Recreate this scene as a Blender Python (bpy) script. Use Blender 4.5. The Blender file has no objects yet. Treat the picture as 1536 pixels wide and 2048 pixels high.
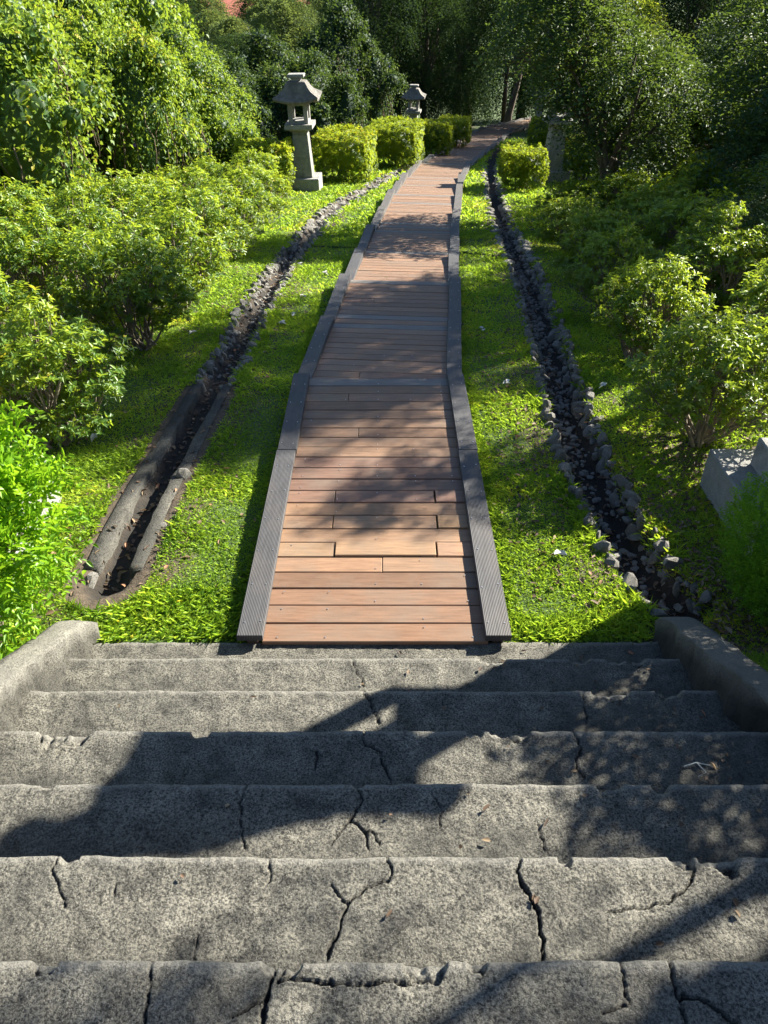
import bpy, bmesh, math
import numpy as np
from mathutils import Vector, Matrix

R = math.radians
sc = bpy.context.scene
C = sc.collection

# ------------------------------------------------------------------ camera, sky, sun, exposure
cd = bpy.data.cameras.new('camera'); cam = bpy.data.objects.new('camera', cd); C.objects.link(cam)
cam.location = (0, 0, 3.2); cam.rotation_euler = (R(90 - 37), 0, 0)
cd.sensor_fit = 'VERTICAL'; cd.sensor_height = 36; cd.lens = 36 * 1540 / 2048
cd.clip_start = 0.05; cd.clip_end = 4000
sc.camera = cam

SUN_AZ, SUN_EL = R(56), R(31)
w = bpy.data.worlds.new('World'); sc.world = w; w.use_nodes = True
wn = w.node_tree.nodes; wl = w.node_tree.links
sky = wn.new('ShaderNodeTexSky'); sky.sky_type = 'NISHITA'; sky.sun_disc = False
sky.sun_elevation = SUN_EL; sky.sun_rotation = SUN_AZ; sky.air_density = .8; sky.dust_density = .3; sky.ozone_density = 2.0
wl.new(sky.outputs[0], wn['Background'].inputs[0]); wn['Background'].inputs[1].default_value = 0.06

sd = bpy.data.lights.new('sun', 'SUN'); sun = bpy.data.objects.new('sun', sd); C.objects.link(sun)
sd.energy = 5.0; sd.angle = R(0.53); sd.color = (1.0, 0.94, 0.82)
S = Vector((math.sin(SUN_AZ) * math.cos(SUN_EL), math.cos(SUN_AZ) * math.cos(SUN_EL), math.sin(SUN_EL)))
sun.rotation_euler = S.to_track_quat('Z', 'Y').to_euler(); sun.location = (10, 6, 12)

sc.view_settings.view_transform = 'Standard'; sc.view_settings.look = 'None'
sc.view_settings.gamma = 1; sc.view_settings.exposure = 1.95
sc.render.engine = 'CYCLES'
cy = sc.cycles
cy.max_bounces = 6; cy.diffuse_bounces = 3; cy.glossy_bounces = 2; cy.transmission_bounces = 4; cy.transparent_max_bounces = 4
cy.use_adaptive_sampling = True; cy.adaptive_threshold = 0.02
cy.sample_clamp_indirect = 6
try:
    cy.use_denoising = True; cy.denoiser = 'OPENIMAGEDENOISE'
except Exception:
    pass

# ------------------------------------------------------------------ helpers
rng = np.random.default_rng(11)

def tag(o, label=None, cat=None, group=None, kind=None):
    if label: o['label'] = label
    if cat: o['category'] = cat
    if group: o['group'] = group
    if kind: o['kind'] = kind
    return o

def obj(name, me, parent=None, loc=(0, 0, 0), rot=(0, 0, 0), scale=(1, 1, 1)):
    o = bpy.data.objects.new(name, me); C.objects.link(o)
    o.parent = parent; o.location = loc; o.rotation_euler = rot; o.scale = scale
    return o

def thing(name, loc=(0, 0, 0), rot=(0, 0, 0), scale=(1, 1, 1)):
    return obj(name, None, None, loc, rot, scale)

def dup(root, loc, rz=0, scale=(1, 1, 1)):
    r = root.copy(); C.objects.link(r)
    r.location = loc; r.rotation_euler = (root.rotation_euler[0], root.rotation_euler[1], rz); r.scale = scale
    for ch in list(root.children):
        c = ch.copy(); C.objects.link(c); c.parent = r
        for g in list(ch.children):
            d = g.copy(); C.objects.link(d); d.parent = c
    return r

def np_mesh(name, V, faces, mat=None, smooth=False, attrs=None):
    """faces: list of int arrays (n,3) / (n,4)."""
    me = bpy.data.meshes.new(name)
    V = np.asarray(V, np.float32)
    me.vertices.add(len(V)); me.vertices.foreach_set('co', V.ravel())
    faces = [np.asarray(f, np.int32) for f in faces if len(f)]
    nl = sum(f.size for f in faces); nf = sum(len(f) for f in faces)
    me.loops.add(nl); me.polygons.add(nf)
    me.loops.foreach_set('vertex_index', np.concatenate([f.ravel() for f in faces]))
    tot = np.concatenate([np.full(len(f), f.shape[1], np.int32) for f in faces])
    st = np.concatenate([[0], np.cumsum(tot)[:-1]]).astype(np.int32)
    me.polygons.foreach_set('loop_start', st)
    me.polygons.foreach_set('loop_total', tot)
    if smooth: me.polygons.foreach_set('use_smooth', np.ones(nf, bool))
    me.update(calc_edges=True)
    for k, a in (attrs or {}).items():
        at = me.attributes.new(k, 'FLOAT', 'POINT'); at.data.foreach_set('value', np.asarray(a, np.float32))
    if mat: me.materials.append(mat)
    return me

class MB:
    """collects simple shapes into one mesh"""
    def __init__(s): s.v = []; s.f = []; s.n = 0
    def add(s, V, F):
        V = np.asarray(V, float); s.v.append(V)
        for f in F: s.f.append([i + s.n for i in f])
        s.n += len(V); return s
    def box(s, x0, x1, y0, y1, z0, z1, b=0.0, taper=1.0):
        cx, cy_ = (x0 + x1) / 2, (y0 + y1) / 2
        def ring(ins, z, t=1.0):
            return [(cx + (x - cx) * t, cy_ + (y - cy_) * t, z) for x, y in
                    ((x0 + ins, y0 + ins), (x1 - ins, y0 + ins), (x1 - ins, y1 - ins), (x0 + ins, y1 - ins))]
        if b > 0:
            V = ring(b, z0) + ring(0, z0 + b) + ring(0, z1 - b, taper) + ring(b, z1, taper); nr = 4
        else:
            V = ring(0, z0) + ring(0, z1, taper); nr = 2
        F = [(3, 2, 1, 0)]
        for r in range(nr - 1):
            for k in range(4):
                a, c = r * 4 + k, r * 4 + (k + 1) % 4
                F.append((a, c, c + 4, a + 4))
        t = (nr - 1) * 4; F.append((t, t + 1, t + 2, t + 3))
        return s.add(V, F)
    def tube(s, pts, rad, n=8, cap=True):
        pts = np.asarray(pts, float); m = len(pts); V = []; F = []
        for i in range(m):
            d = pts[min(i + 1, m - 1)] - pts[max(i - 1, 0)]; d = d / (np.linalg.norm(d) + 1e-9)
            u = np.cross(d, (0.31, 0.9, 0.28) if abs(d[1]) < 0.9 else (1, 0, 0)); u /= np.linalg.norm(u); q = np.cross(d, u)
            for k in range(n):
                a = 2 * math.pi * k / n; V.append(pts[i] + rad[i] * (math.cos(a) * u + math.sin(a) * q))
        for i in range(m - 1):
            for k in range(n):
                a, b = i * n + k, i * n + (k + 1) % n; F.append((a, b, b + n, a + n))
        if cap: F.append(tuple(range((m - 1) * n, m * n))); F.append(tuple(range(n - 1, -1, -1)))
        return s.add(V, F)
    def mesh(s, name, mat, smooth=False):
        me = bpy.data.meshes.new(name); me.from_pydata([tuple(v) for v in np.concatenate(s.v)], [], s.f)
        if mat: me.materials.append(mat)
        if smooth: me.polygons.foreach_set('use_smooth', np.ones(len(me.polygons), bool))
        me.update(); return me

def _h(ix, iy, seed):
    n = (ix.astype(np.int64) * 374761393 + iy.astype(np.int64) * 668265263 + seed * 974711) & 0x7fffffff
    n = ((n ^ (n >> 13)) * 1274126177) & 0x7fffffff
    return ((n ^ (n >> 16)) & 0xffff) / 65535.0

def vn(x, y, seed=0):
    x = np.asarray(x, float); y = np.asarray(y, float)
    ix, iy = np.floor(x), np.floor(y); fx, fy = x - ix, y - iy
    fx = fx * fx * (3 - 2 * fx); fy = fy * fy * (3 - 2 * fy); ix = ix.astype(np.int64); iy = iy.astype(np.int64)
    return ((_h(ix, iy, seed) * (1 - fx) + _h(ix + 1, iy, seed) * fx) * (1 - fy) + (_h(ix, iy + 1, seed) * (1 - fx) + _h(ix + 1, iy + 1, seed) * fx) * fy) * 2 - 1

def fbm(x, y, seed=0, o=3):
    r = 0; a = 1
    for i in range(o):
        r = r + a * vn(np.asarray(x) * 2 ** i, np.asarray(y) * 2 ** i, seed + i); a *= .5
    return r

def pl_dist(x, y, pl):
    """distance to a polyline in plan, arrays"""
    d = np.full(np.shape(x), 1e9)
    for (ax, ay), (bx, by) in zip(pl[:-1], pl[1:]):
        vx, vy = bx - ax, by - ay; L = vx * vx + vy * vy + 1e-12
        t = np.clip(((x - ax) * vx + (y - ay) * vy) / L, 0, 1)
        d = np.minimum(d, np.hypot(x - ax - t * vx, y - ay - t * vy))
    return d

def unit(a): return a / (np.linalg.norm(a, axis=-1, keepdims=True) + 1e-9)
def rand_dirs(n, r=None):
    r = r or rng
    return unit(r.normal(size=(n, 3)))

# ------------------------------------------------------------------ materials
def new_mat(name):
    m = bpy.data.materials.new(name); m.use_nodes = True
    return m, m.node_tree.nodes, m.node_tree.links, m.node_tree.nodes['Principled BSDF']

def ramp(n, stops):
    r = n.new('ShaderNodeValToRGB'); e = r.color_ramp.elements
    e[0].position, e[0].color = stops[0][0], (*stops[0][1], 1); e[1].position, e[1].color = stops[-1][0], (*stops[-1][1], 1)
    for p, c in stops[1:-1]:
        q = e.new(p); q.color = (*c, 1)
    return r

def noise(n, l, coord, scale, detail=4, rough=.55):
    t = n.new('ShaderNodeTexNoise'); t.inputs['Scale'].default_value = scale; t.inputs['Detail'].default_value = detail
    t.inputs['Roughness'].default_value = rough
    if coord is not None: l.new(coord, t.inputs['Vector'])
    return t

def mixc(n, l, fac, a, b, mode='MIX'):
    m = n.new('ShaderNodeMix'); m.data_type = 'RGBA'; m.blend_type = mode
    for sock, v in ((m.inputs[0], fac), (m.inputs[6], a), (m.inputs[7], b)):
        if isinstance(v, (int, float)): sock.default_value = v
        elif isinstance(v, tuple): sock.default_value = (*v, 1)
        else: l.new(v, sock)
    return m.outputs[2]

def math_n(n, l, op, a, b=None):
    m = n.new('ShaderNodeMath'); m.operation = op
    for s_, v in zip(m.inputs, (a, b)):
        if v is None: continue
        if isinstance(v, (int, float)): s_.default_value = v
        else: l.new(v, s_)
    return m.outputs[0]

def bump(n, l, height, strength, dist, bsdf, prev=None):
    b = n.new('ShaderNodeBump'); b.inputs['Strength'].default_value = strength; b.inputs['Distance'].default_value = dist
    l.new(height, b.inputs['Height'])
    if prev is not None: l.new(prev, b.inputs['Normal'])
    if bsdf is not None: l.new(b.outputs[0], bsdf.inputs['Normal'])
    return b.outputs[0]

def leaf_mat(name, dark, mid, light, trans=(0.20, 0.30, 0.03), tf=.38, rough=.42, spec=.5):
    m, n, l, p = new_mat(name)
    a = n.new('ShaderNodeAttribute'); a.attribute_name = 'tint'
    oi = n.new('ShaderNodeObjectInfo')
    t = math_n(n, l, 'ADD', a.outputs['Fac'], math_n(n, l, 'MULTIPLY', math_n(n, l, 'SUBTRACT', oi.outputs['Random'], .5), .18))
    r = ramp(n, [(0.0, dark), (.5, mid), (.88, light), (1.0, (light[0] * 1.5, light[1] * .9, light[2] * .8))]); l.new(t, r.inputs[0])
    p.inputs['Roughness'].default_value = rough
    p.inputs['Specular IOR Level'].default_value = spec
    l.new(r.outputs[0], p.inputs['Base Color'])
    tr = n.new('ShaderNodeBsdfTranslucent')
    l.new(mixc(n, l, .6, r.outputs[0], trans), tr.inputs['Color'])
    mx = n.new('ShaderNodeMixShader'); mx.inputs[0].default_value = tf
    l.new(p.outputs[0], mx.inputs[1]); l.new(tr.outputs[0], mx.inputs[2])
    l.new(mx.outputs[0], n['Material Output'].inputs['Surface'])
    return m

M = {}
M['azalea'] = leaf_mat('azalea_leaf', (.030, .078, .014), (.090, .190, .020), (.33, .43, .03), (.58, .70, .04), .43)
M['hedge'] = leaf_mat('hedge_leaf', (.035, .085, .012), (.12, .20, .016), (.32, .40, .025), (.56, .64, .03), .42, .55, .3)
M['vine'] = leaf_mat('vine_leaf', (.020, .060, .018), (.066, .148, .024), (.25, .36, .035), (.48, .62, .045), .37, .5, .35)
M['shadedvine'] = leaf_mat('shaded_vine_leaf', (.010, .034, .018), (.024, .066, .026), (.085, .140, .030), (.20, .30, .035), .26, .6, .25)  # vine leaf in a darker colour that stands for shade behind the lantern
M['bright'] = leaf_mat('bright_leaf', (.07, .17, .010), (.17, .36, .014), (.32, .52, .02), (.46, .75, .03), .45, .4, .4)
M['tree'] = leaf_mat('tree_leaf', (.011, .040, .022), (.026, .076, .028), (.095, .155, .032), (.26, .37, .035), .26, .6, .25)
M['treewarm'] = leaf_mat('tree_leaf_young', (.025, .075, .018), (.075, .16, .024), (.26, .32, .03), (.52, .60, .035), .44, .5, .4)
M['darktree'] = leaf_mat('dark_tree_leaf', (.007, .024, .015), (.015, .045, .020), (.045, .085, .025), (.12, .20, .03), .25, .8, .08)
M['thuja'] = leaf_mat('thuja_leaf', (.05, .14, .012), (.12, .28, .02), (.22, .42, .025), (.34, .58, .03), .36, .6, .2)
M['grass'] = leaf_mat('grass_blade', (.040, .125, .016), (.185, .355, .026), (.50, .60, .05), (.58, .78, .04), .45, .5, .35)
M['farleaf'] = leaf_mat('far_leaf', (.045, .085, .035), (.085, .13, .045), (.16, .21, .06), (.26, .32, .06), .35, .7, .15)

def bark_mat(name, c0, c1, scale=9):
    m, n, l, p = new_mat(name); tc = n.new('ShaderNodeTexCoord')
    mp = n.new('ShaderNodeMapping'); mp.inputs['Scale'].default_value = (1, 1, .22); l.new(tc.outputs['Object'], mp.inputs[0])
    t = noise(n, l, mp.outputs[0], scale, 6, .65); r = ramp(n, [(.3, c0), (.7, c1)]); l.new(t.outputs[0], r.inputs[0])
    l.new(r.outputs[0], p.inputs['Base Color']); p.inputs['Roughness'].default_value = .9
    bump(n, l, t.outputs[0], .8, .02, p); return m
M['bark'] = bark_mat('bark', (.05, .038, .028), (.17, .135, .10))
M['stem'] = bark_mat('stem_bark', (.10, .08, .055), (.27, .23, .17), 22)
M['dryvine'] = bark_mat('dry_vine', (.07, .05, .03), (.20, .15, .09), 25)

def concrete_mat():
    m, n, l, p = new_mat('old_concrete'); tc = n.new('ShaderNodeTexCoord'); g = n.new('ShaderNodeNewGeometry'); co = g.outputs['Position']
    big = noise(n, l, co, 1.6, 6, .62); mid = noise(n, l, co, 9, 5, .6)
    fine = noise(n, l, co, 128, 4, .75); vor = n.new('ShaderNodeTexVoronoi'); vor.inputs['Scale'].default_value = 140; l.new(co, vor.inputs['Vector'])
    base = ramp(n, [(.30, (.060, .058, .052)), (.5, (.122, .117, .101)), (.72, (.19, .182, .156))]); l.new(mid.outputs[0], base.inputs[0])
    sp = ramp(n, [(.38, (.15, .15, .15)), (.48, (.78, .78, .78)), (.58, (1.55, 1.53, 1.45))]); l.new(fine.outputs[0], sp.inputs[0])
    c = mixc(n, l, .95, base.outputs[0], sp.outputs[0], 'MULTIPLY')
    # pale aggregate grains
    gr = ramp(n, [(.0, (1, 1, 1)), (.20, (1, 1, 1)), (.34, (0, 0, 0))]); l.new(vor.outputs['Distance'], gr.inputs[0])
    sel = ramp(n, [(.55, (0, 0, 0)), (.66, (1, 1, 1))]); sepc = n.new('ShaderNodeSeparateColor'); l.new(vor.outputs['Color'], sepc.inputs[0]); l.new(sepc.outputs[0], sel.inputs[0])
    gm = math_n(n, l, 'MULTIPLY', gr.outputs[0], sel.outputs[0])
    c = mixc(n, l, math_n(n, l, 'MULTIPLY', gm, .55), c, (.30, .29, .26))
    pit = noise(n, l, co, 48, 5, .75); pr = ramp(n, [(.36, (1, 1, 1)), (.43, (0, 0, 0))]); l.new(pit.outputs[0], pr.inputs[0])
    c = mixc(n, l, math_n(n, l, 'MULTIPLY', pr.outputs[0], .7), c, (.03, .029, .026))
    # lichen and soot stains, heavier towards the damp right side of the flight
    sx = n.new('ShaderNodeSeparateXYZ'); l.new(co, sx.inputs[0])
    damp = n.new('ShaderNodeMapRange'); damp.inputs[1].default_value = .2; damp.inputs[2].default_value = 1.7; damp.inputs[3].default_value = 0; damp.inputs[4].default_value = .17
    l.new(sx.outputs[0], damp.inputs[0])
    st = ramp(n, [(.50, (0, 0, 0)), (.70, (1, 1, 1))]); l.new(math_n(n, l, 'ADD', big.outputs[0], damp.outputs[0]), st.inputs[0])
    c = mixc(n, l, math_n(n, l, 'MULTIPLY', st.outputs[0], .6), c, (.06, .06, .054))
    ga = n.new('ShaderNodeAttribute'); ga.attribute_name = 'grime_shade'
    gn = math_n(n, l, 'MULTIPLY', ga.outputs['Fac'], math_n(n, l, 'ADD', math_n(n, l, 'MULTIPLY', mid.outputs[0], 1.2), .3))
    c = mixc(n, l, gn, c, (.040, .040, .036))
    wa = n.new('ShaderNodeAttribute'); wa.attribute_name = 'wear_light'
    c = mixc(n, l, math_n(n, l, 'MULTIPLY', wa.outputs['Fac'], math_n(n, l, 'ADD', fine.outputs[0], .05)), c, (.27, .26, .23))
    ca = n.new('ShaderNodeAttribute'); ca.attribute_name = 'crack'
    c = mixc(n, l, ca.outputs['Fac'], c, (.022, .021, .02))
    l.new(c, p.inputs['Base Color']); p.inputs['Roughness'].default_value = .93; p.inputs['Specular IOR Level'].default_value = .25
    hsum = math_n(n, l, 'ADD', math_n(n, l, 'SUBTRACT', fine.outputs[0], math_n(n, l, 'MULTIPLY', pr.outputs[0], .5)), math_n(n, l, 'MULTIPLY', mid.outputs[0], 1.6))
    bump(n, l, hsum, .75, .008, p)
    return m
M['concrete'] = concrete_mat()

def stone_mat(name, c0, c1, sc_=14, lich=.5):
    m, n, l, p = new_mat(name); g = n.new('ShaderNodeTexCoord'); oi = n.new('ShaderNodeObjectInfo')
    add = n.new('ShaderNodeVectorMath'); add.operation = 'ADD'; l.new(g.outputs['Object'], add.inputs[0])
    l.new(math_n(n, l, 'MULTIPLY', oi.outputs['Random'], 40), add.inputs[1]); co = add.outputs[0]
    t = noise(n, l, co, sc_, 6, .7); f = noise(n, l, co, 160, 2, .6); b = noise(n, l, co, 3.2, 5, .65)
    r = ramp(n, [(.3, c0), (.7, c1)]); l.new(t.outputs[0], r.inputs[0])
    fr = ramp(n, [(.35, (.5, .5, .5)), (.65, (1.25, 1.25, 1.25))]); l.new(f.outputs[0], fr.inputs[0])
    c = mixc(n, l, .8, r.outputs[0], fr.outputs[0], 'MULTIPLY')
    lr = ramp(n, [(.52, (0, 0, 0)), (.68, (1, 1, 1))]); l.new(b.outputs[0], lr.inputs[0])
    c = mixc(n, l, math_n(n, l, 'MULTIPLY', lr.outputs[0], lich), c, (.06, .062, .05))
    c = mixc(n, l, math_n(n, l, 'MULTIPLY', oi.outputs['Random'], .25), c, (.10, .092, .078))
    l.new(c, p.inputs['Base Color']); p.inputs['Roughness'].default_value = .9
    bump(n, l, math_n(n, l, 'ADD', f.outputs[0], t.outputs[0]), .7, .012, p)
    return m
M['granite'] = stone_mat('granite', (.25, .25, .235), (.39, .385, .355), 14, .40)
M['rubble'] = stone_mat('rubble', (.13, .125, .115), (.33, .315, .28), 18, .5)
M['roofstone'] = stone_mat('roof_stone', (.13, .125, .115), (.30, .28, .24), 10, .6)

def wood_mat(name, base=None, ridges=130, wear_light=.5):
    m, n, l, p = new_mat(name); tc = n.new('ShaderNodeTexCoord'); oi = n.new('ShaderNodeObjectInfo')
    add = n.new('ShaderNodeVectorMath'); add.operation = 'ADD'; l.new(tc.outputs['Object'], add.inputs[0])
    l.new(math_n(n, l, 'MULTIPLY', oi.outputs['Random'], 60), add.inputs[1])
    mp = n.new('ShaderNodeMapping'); mp.inputs['Scale'].default_value = (1.3, 14, 14); l.new(add.outputs[0], mp.inputs[0])
    gr = noise(n, l, mp.outputs[0], 4.5, 6, .65); bl = noise(n, l, add.outputs[0], 3.0, 5, .6)
    sx = n.new('ShaderNodeSeparateXYZ'); l.new(tc.outputs['Object'], sx.inputs[0])
    rid = math_n(n, l, 'SINE', math_n(n, l, 'MULTIPLY', sx.outputs[1], ridges * 6.283))
    g1 = ramp(n, [(.28, (.55, .55, .55)), (.72, (1.3, 1.3, 1.3))]); l.new(gr.outputs[0], g1.inputs[0])
    c = mixc(n, l, .75, oi.outputs['Color'] if base is None else base, g1.outputs[0], 'MULTIPLY')
    rr = math_n(n, l, 'MULTIPLY', math_n(n, l, 'ADD', rid, 1), .5)
    groove = ramp(n, [(.0, (.50, .47, .45)), (.7, (1.08, 1.08, 1.08))]); l.new(rr, groove.inputs[0])  # darker in the grooves between the ridges
    c = mixc(n, l, .7, c, groove.outputs[0], 'MULTIPLY')
    wr = ramp(n, [(.45, (0, 0, 0)), (.72, (1, 1, 1))]); l.new(bl.outputs[0], wr.inputs[0])
    c = mixc(n, l, math_n(n, l, 'MULTIPLY', wr.outputs[0], wear_light), c, (.19, .15, .115))
    l.new(c, p.inputs['Base Color']); p.inputs['Roughness'].default_value = .62; p.inputs['Specular IOR Level'].default_value = .35
    bump(n, l, math_n(n, l, 'ADD', rr, math_n(n, l, 'MULTIPLY', gr.outputs[0], .8)), .5, .003, p)
    return m
M['plank'] = wood_mat('deck_wood', None, 135, .6)
M['rail'] = wood_mat('rail_wood', None, 110, .18)
M['timber'] = wood_mat('dark_timber', (.07, .045, .035), 20, .3)

def plain(name, col, rough=.7, metal=0.0):
    m, n, l, p = new_mat(name); tc = n.new('ShaderNodeTexCoord'); t = noise(n, l, tc.outputs['Object'], 6, 5)
    r = ramp(n, [(.3, tuple(x * .8 for x in col)), (.7, tuple(min(1, x * 1.12) for x in col))]); l.new(t.outputs[0], r.inputs[0])
    l.new(r.outputs[0], p.inputs['Base Color']); p.inputs['Roughness'].default_value = rough; p.inputs['Metallic'].default_value = metal
    return m
M['screw'] = plain('screw_steel', (.62, .60, .56), .35, .9)
M['whitewall'] = plain('white_render', (.74, .72, .70), .8)
M['redroof'] = plain('red_tiles', (.45, .14, .09), .8)
M['window'] = plain('window_glass', (.06, .08, .10), .15)
M['paledry'] = plain('pale_dry_leaf', (.52, .52, .46), .7)
M['purple'] = plain('violet_petal', (.30, .22, .62), .6)
M['deadleaf'] = leaf_mat('dead_leaf', (.07, .045, .03), (.16, .10, .06), (.30, .22, .13), (.25, .16, .08), .2, .7)

def ground_mat():
    m, n, l, p = new_mat('soil_and_turf'); g = n.new('ShaderNodeNewGeometry'); co = g.outputs['Position']
    a = noise(n, l, co, 1.1, 6, .65); b = noise(n, l, co, 22, 5, .7)
    soil = ramp(n, [(.3, (.045, .035, .024)), (.7, (.115, .085, .055))]); l.new(b.outputs[0], soil.inputs[0])
    turf = ramp(n, [(.3, (.035, .065, .014)), (.7, (.075, .12, .022))]); l.new(b.outputs[0], turf.inputs[0])
    at = n.new('ShaderNodeAttribute'); at.attribute_name = 'turf'
    f = ramp(n, [(.42, (0, 0, 0)), (.58, (1, 1, 1))]); l.new(math_n(n, l, 'ADD', math_n(n, l, 'MULTIPLY', a.outputs[0], .6), math_n(n, l, 'SUBTRACT', at.outputs['Fac'], .3)), f.inputs[0])
    da = n.new('ShaderNodeAttribute'); da.attribute_name = 'damp'
    l.new(mixc(n, l, da.outputs['Fac'], mixc(n, l, f.outputs[0], soil.outputs[0], turf.outputs[0]), (.016, .014, .011)), p.inputs['Base Color']); p.inputs['Roughness'].default_value = .95
    bump(n, l, b.outputs[0], .8, .03, p); return m
M['ground'] = ground_mat()

# ------------------------------------------------------------------ layout: path, ground, drains
NODES = [(-.05, 3.0, .03), (-.05, 6.3, -.03), (.20, 9.6, -.35), (.47, 13.0, -.76), (.85, 16.7, -1.15), (1.22, 20.3, -1.68), (1.71, 23.4, -2.06), (5.1, 38.0, -3.9), (8.6, 46.0, -4.9)]
NX, NY, NZ = [np.array(a) for a in zip(*NODES)]
GY = [-20, 2.95, 3.05, 6.3, 9.6, 13, 16.7, 20.3, 23.4, 38, 60, 100, 150, 400, 3000]
GZ = [11.0, -.015, -.02, -.12, -.45, -.87, -1.27, -1.79, -2.17, -4.02, -7.2, -11.5, -14.0, -17, -22]
def path_x(y): return np.interp(y, NY, NX)
LDR = [(-1.715, 3.55), (-1.70, 4.0), (-1.68, 4.7), (-1.62, 5.5), (-1.55, 6.4), (-1.52, 7.9), (-1.48, 9.3), (-1.44, 11.2), (-1.17, 14.45), (-.72, 17.1), (-.1, 20.1), (.5, 22.6), (1.2, 25.0)]
RDR = [(1.78, 3.35), (1.66, 3.7), (1.59, 4.4), (1.57, 5.0), (1.58, 5.8), (1.68, 7.0), (1.82, 8.7), (1.98, 10.9), (2.11, 13.5), (2.26, 16.0), (2.72, 20.6), (3.3, 25.4), (4.2, 30.0)]
XDR = [[(-1.44, 12.28), (-.30, 12.15)], [(1.05, 11.82), (2.0, 11.52)]]
def drain(x, y):
    j = .025 * vn(x * 6, y * 6, 5) + .012 * vn(x * 15, y * 15, 6)
    d1 = pl_dist(x, y, LDR) + j; d2 = pl_dist(x, y, RDR) + j
    d3 = np.minimum(pl_dist(x, y, XDR[0]), pl_dist(x, y, XDR[1])) + j
    sm = lambda d, a, b: np.clip((b - d) / (b - a), 0, 1)
    return np.maximum(np.maximum(sm(d1, .08, .14) * .11, sm(d2, .10, .19) * .22), sm(d3, .03, .08) * .12)
def ground_z(x, y, carve=True):
    x = np.asarray(x, float); y = np.asarray(y, float)
    z = np.interp(y, GY, GZ)
    up = (y < 3.0); z = np.where(up, (3.0 - y) * .545 - .02, z)
    inst = up & (x > -1.70) & (x < 1.62); z = np.where(inst, z - .55, z)
    z = z + .03 * fbm(x * .7, y * .7, 3) * np.clip((np.abs(x - path_x(y)) - .8) * 2, 0, 1) * (y > 3.1)
    far = np.clip((y - 60) / 100, 0, 1); z = z + far * 2.0 * fbm(x * .02, y * .02, 9)
    if carve: z = z - drain(x, y)
    return z

def geo(a, b, r, s0):
    out = [a]; s = s0
    while out[-1] < b: out.append(out[-1] + s); s *= r
    return out
xs = np.arange(-4.2, 4.8, .055); xs = np.concatenate([-np.array(geo(4.25, 900, 1.18, .1))[::-1], xs, np.array(geo(4.85, 900, 1.18, .1))])
ys = np.concatenate([np.arange(-6, 2.4, .4), np.arange(2.4, 13.5, .055), np.arange(13.5, 26, .11), geo(26.1, 2500, 1.10, .25)])
gx, gy = np.meshgrid(xs, ys); gz = ground_z(gx, gy)
nx_, ny_ = len(xs), len(ys); idx = np.arange(nx_ * ny_).reshape(ny_, nx_)
dr = np.minimum(pl_dist(gx, gy, LDR), pl_dist(gx, gy, RDR))
turf = np.clip((dr - .15) * 2.5, 0, 1) * .55 + .1 - .35 * ((gx > 1.75) & (gy < 6)) - .3 * np.clip((np.abs(gx - path_x(gy)) - 2.2), 0, 1) + .5 * (gy > 45)
me = np_mesh('ground', np.stack([gx, gy, gz], -1).reshape(-1, 3), [np.stack([idx[:-1, :-1], idx[:-1, 1:], idx[1:, 1:], idx[1:, :-1]], -1).reshape(-1, 4)], M['ground'], True, {'turf': turf.ravel(), 'damp': np.clip(drain(gx, gy) * 14, 0, .92).ravel()})
tag(obj('ground', me), 'sloping earth and turf under the garden', 'ground', kind='structure')

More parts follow.
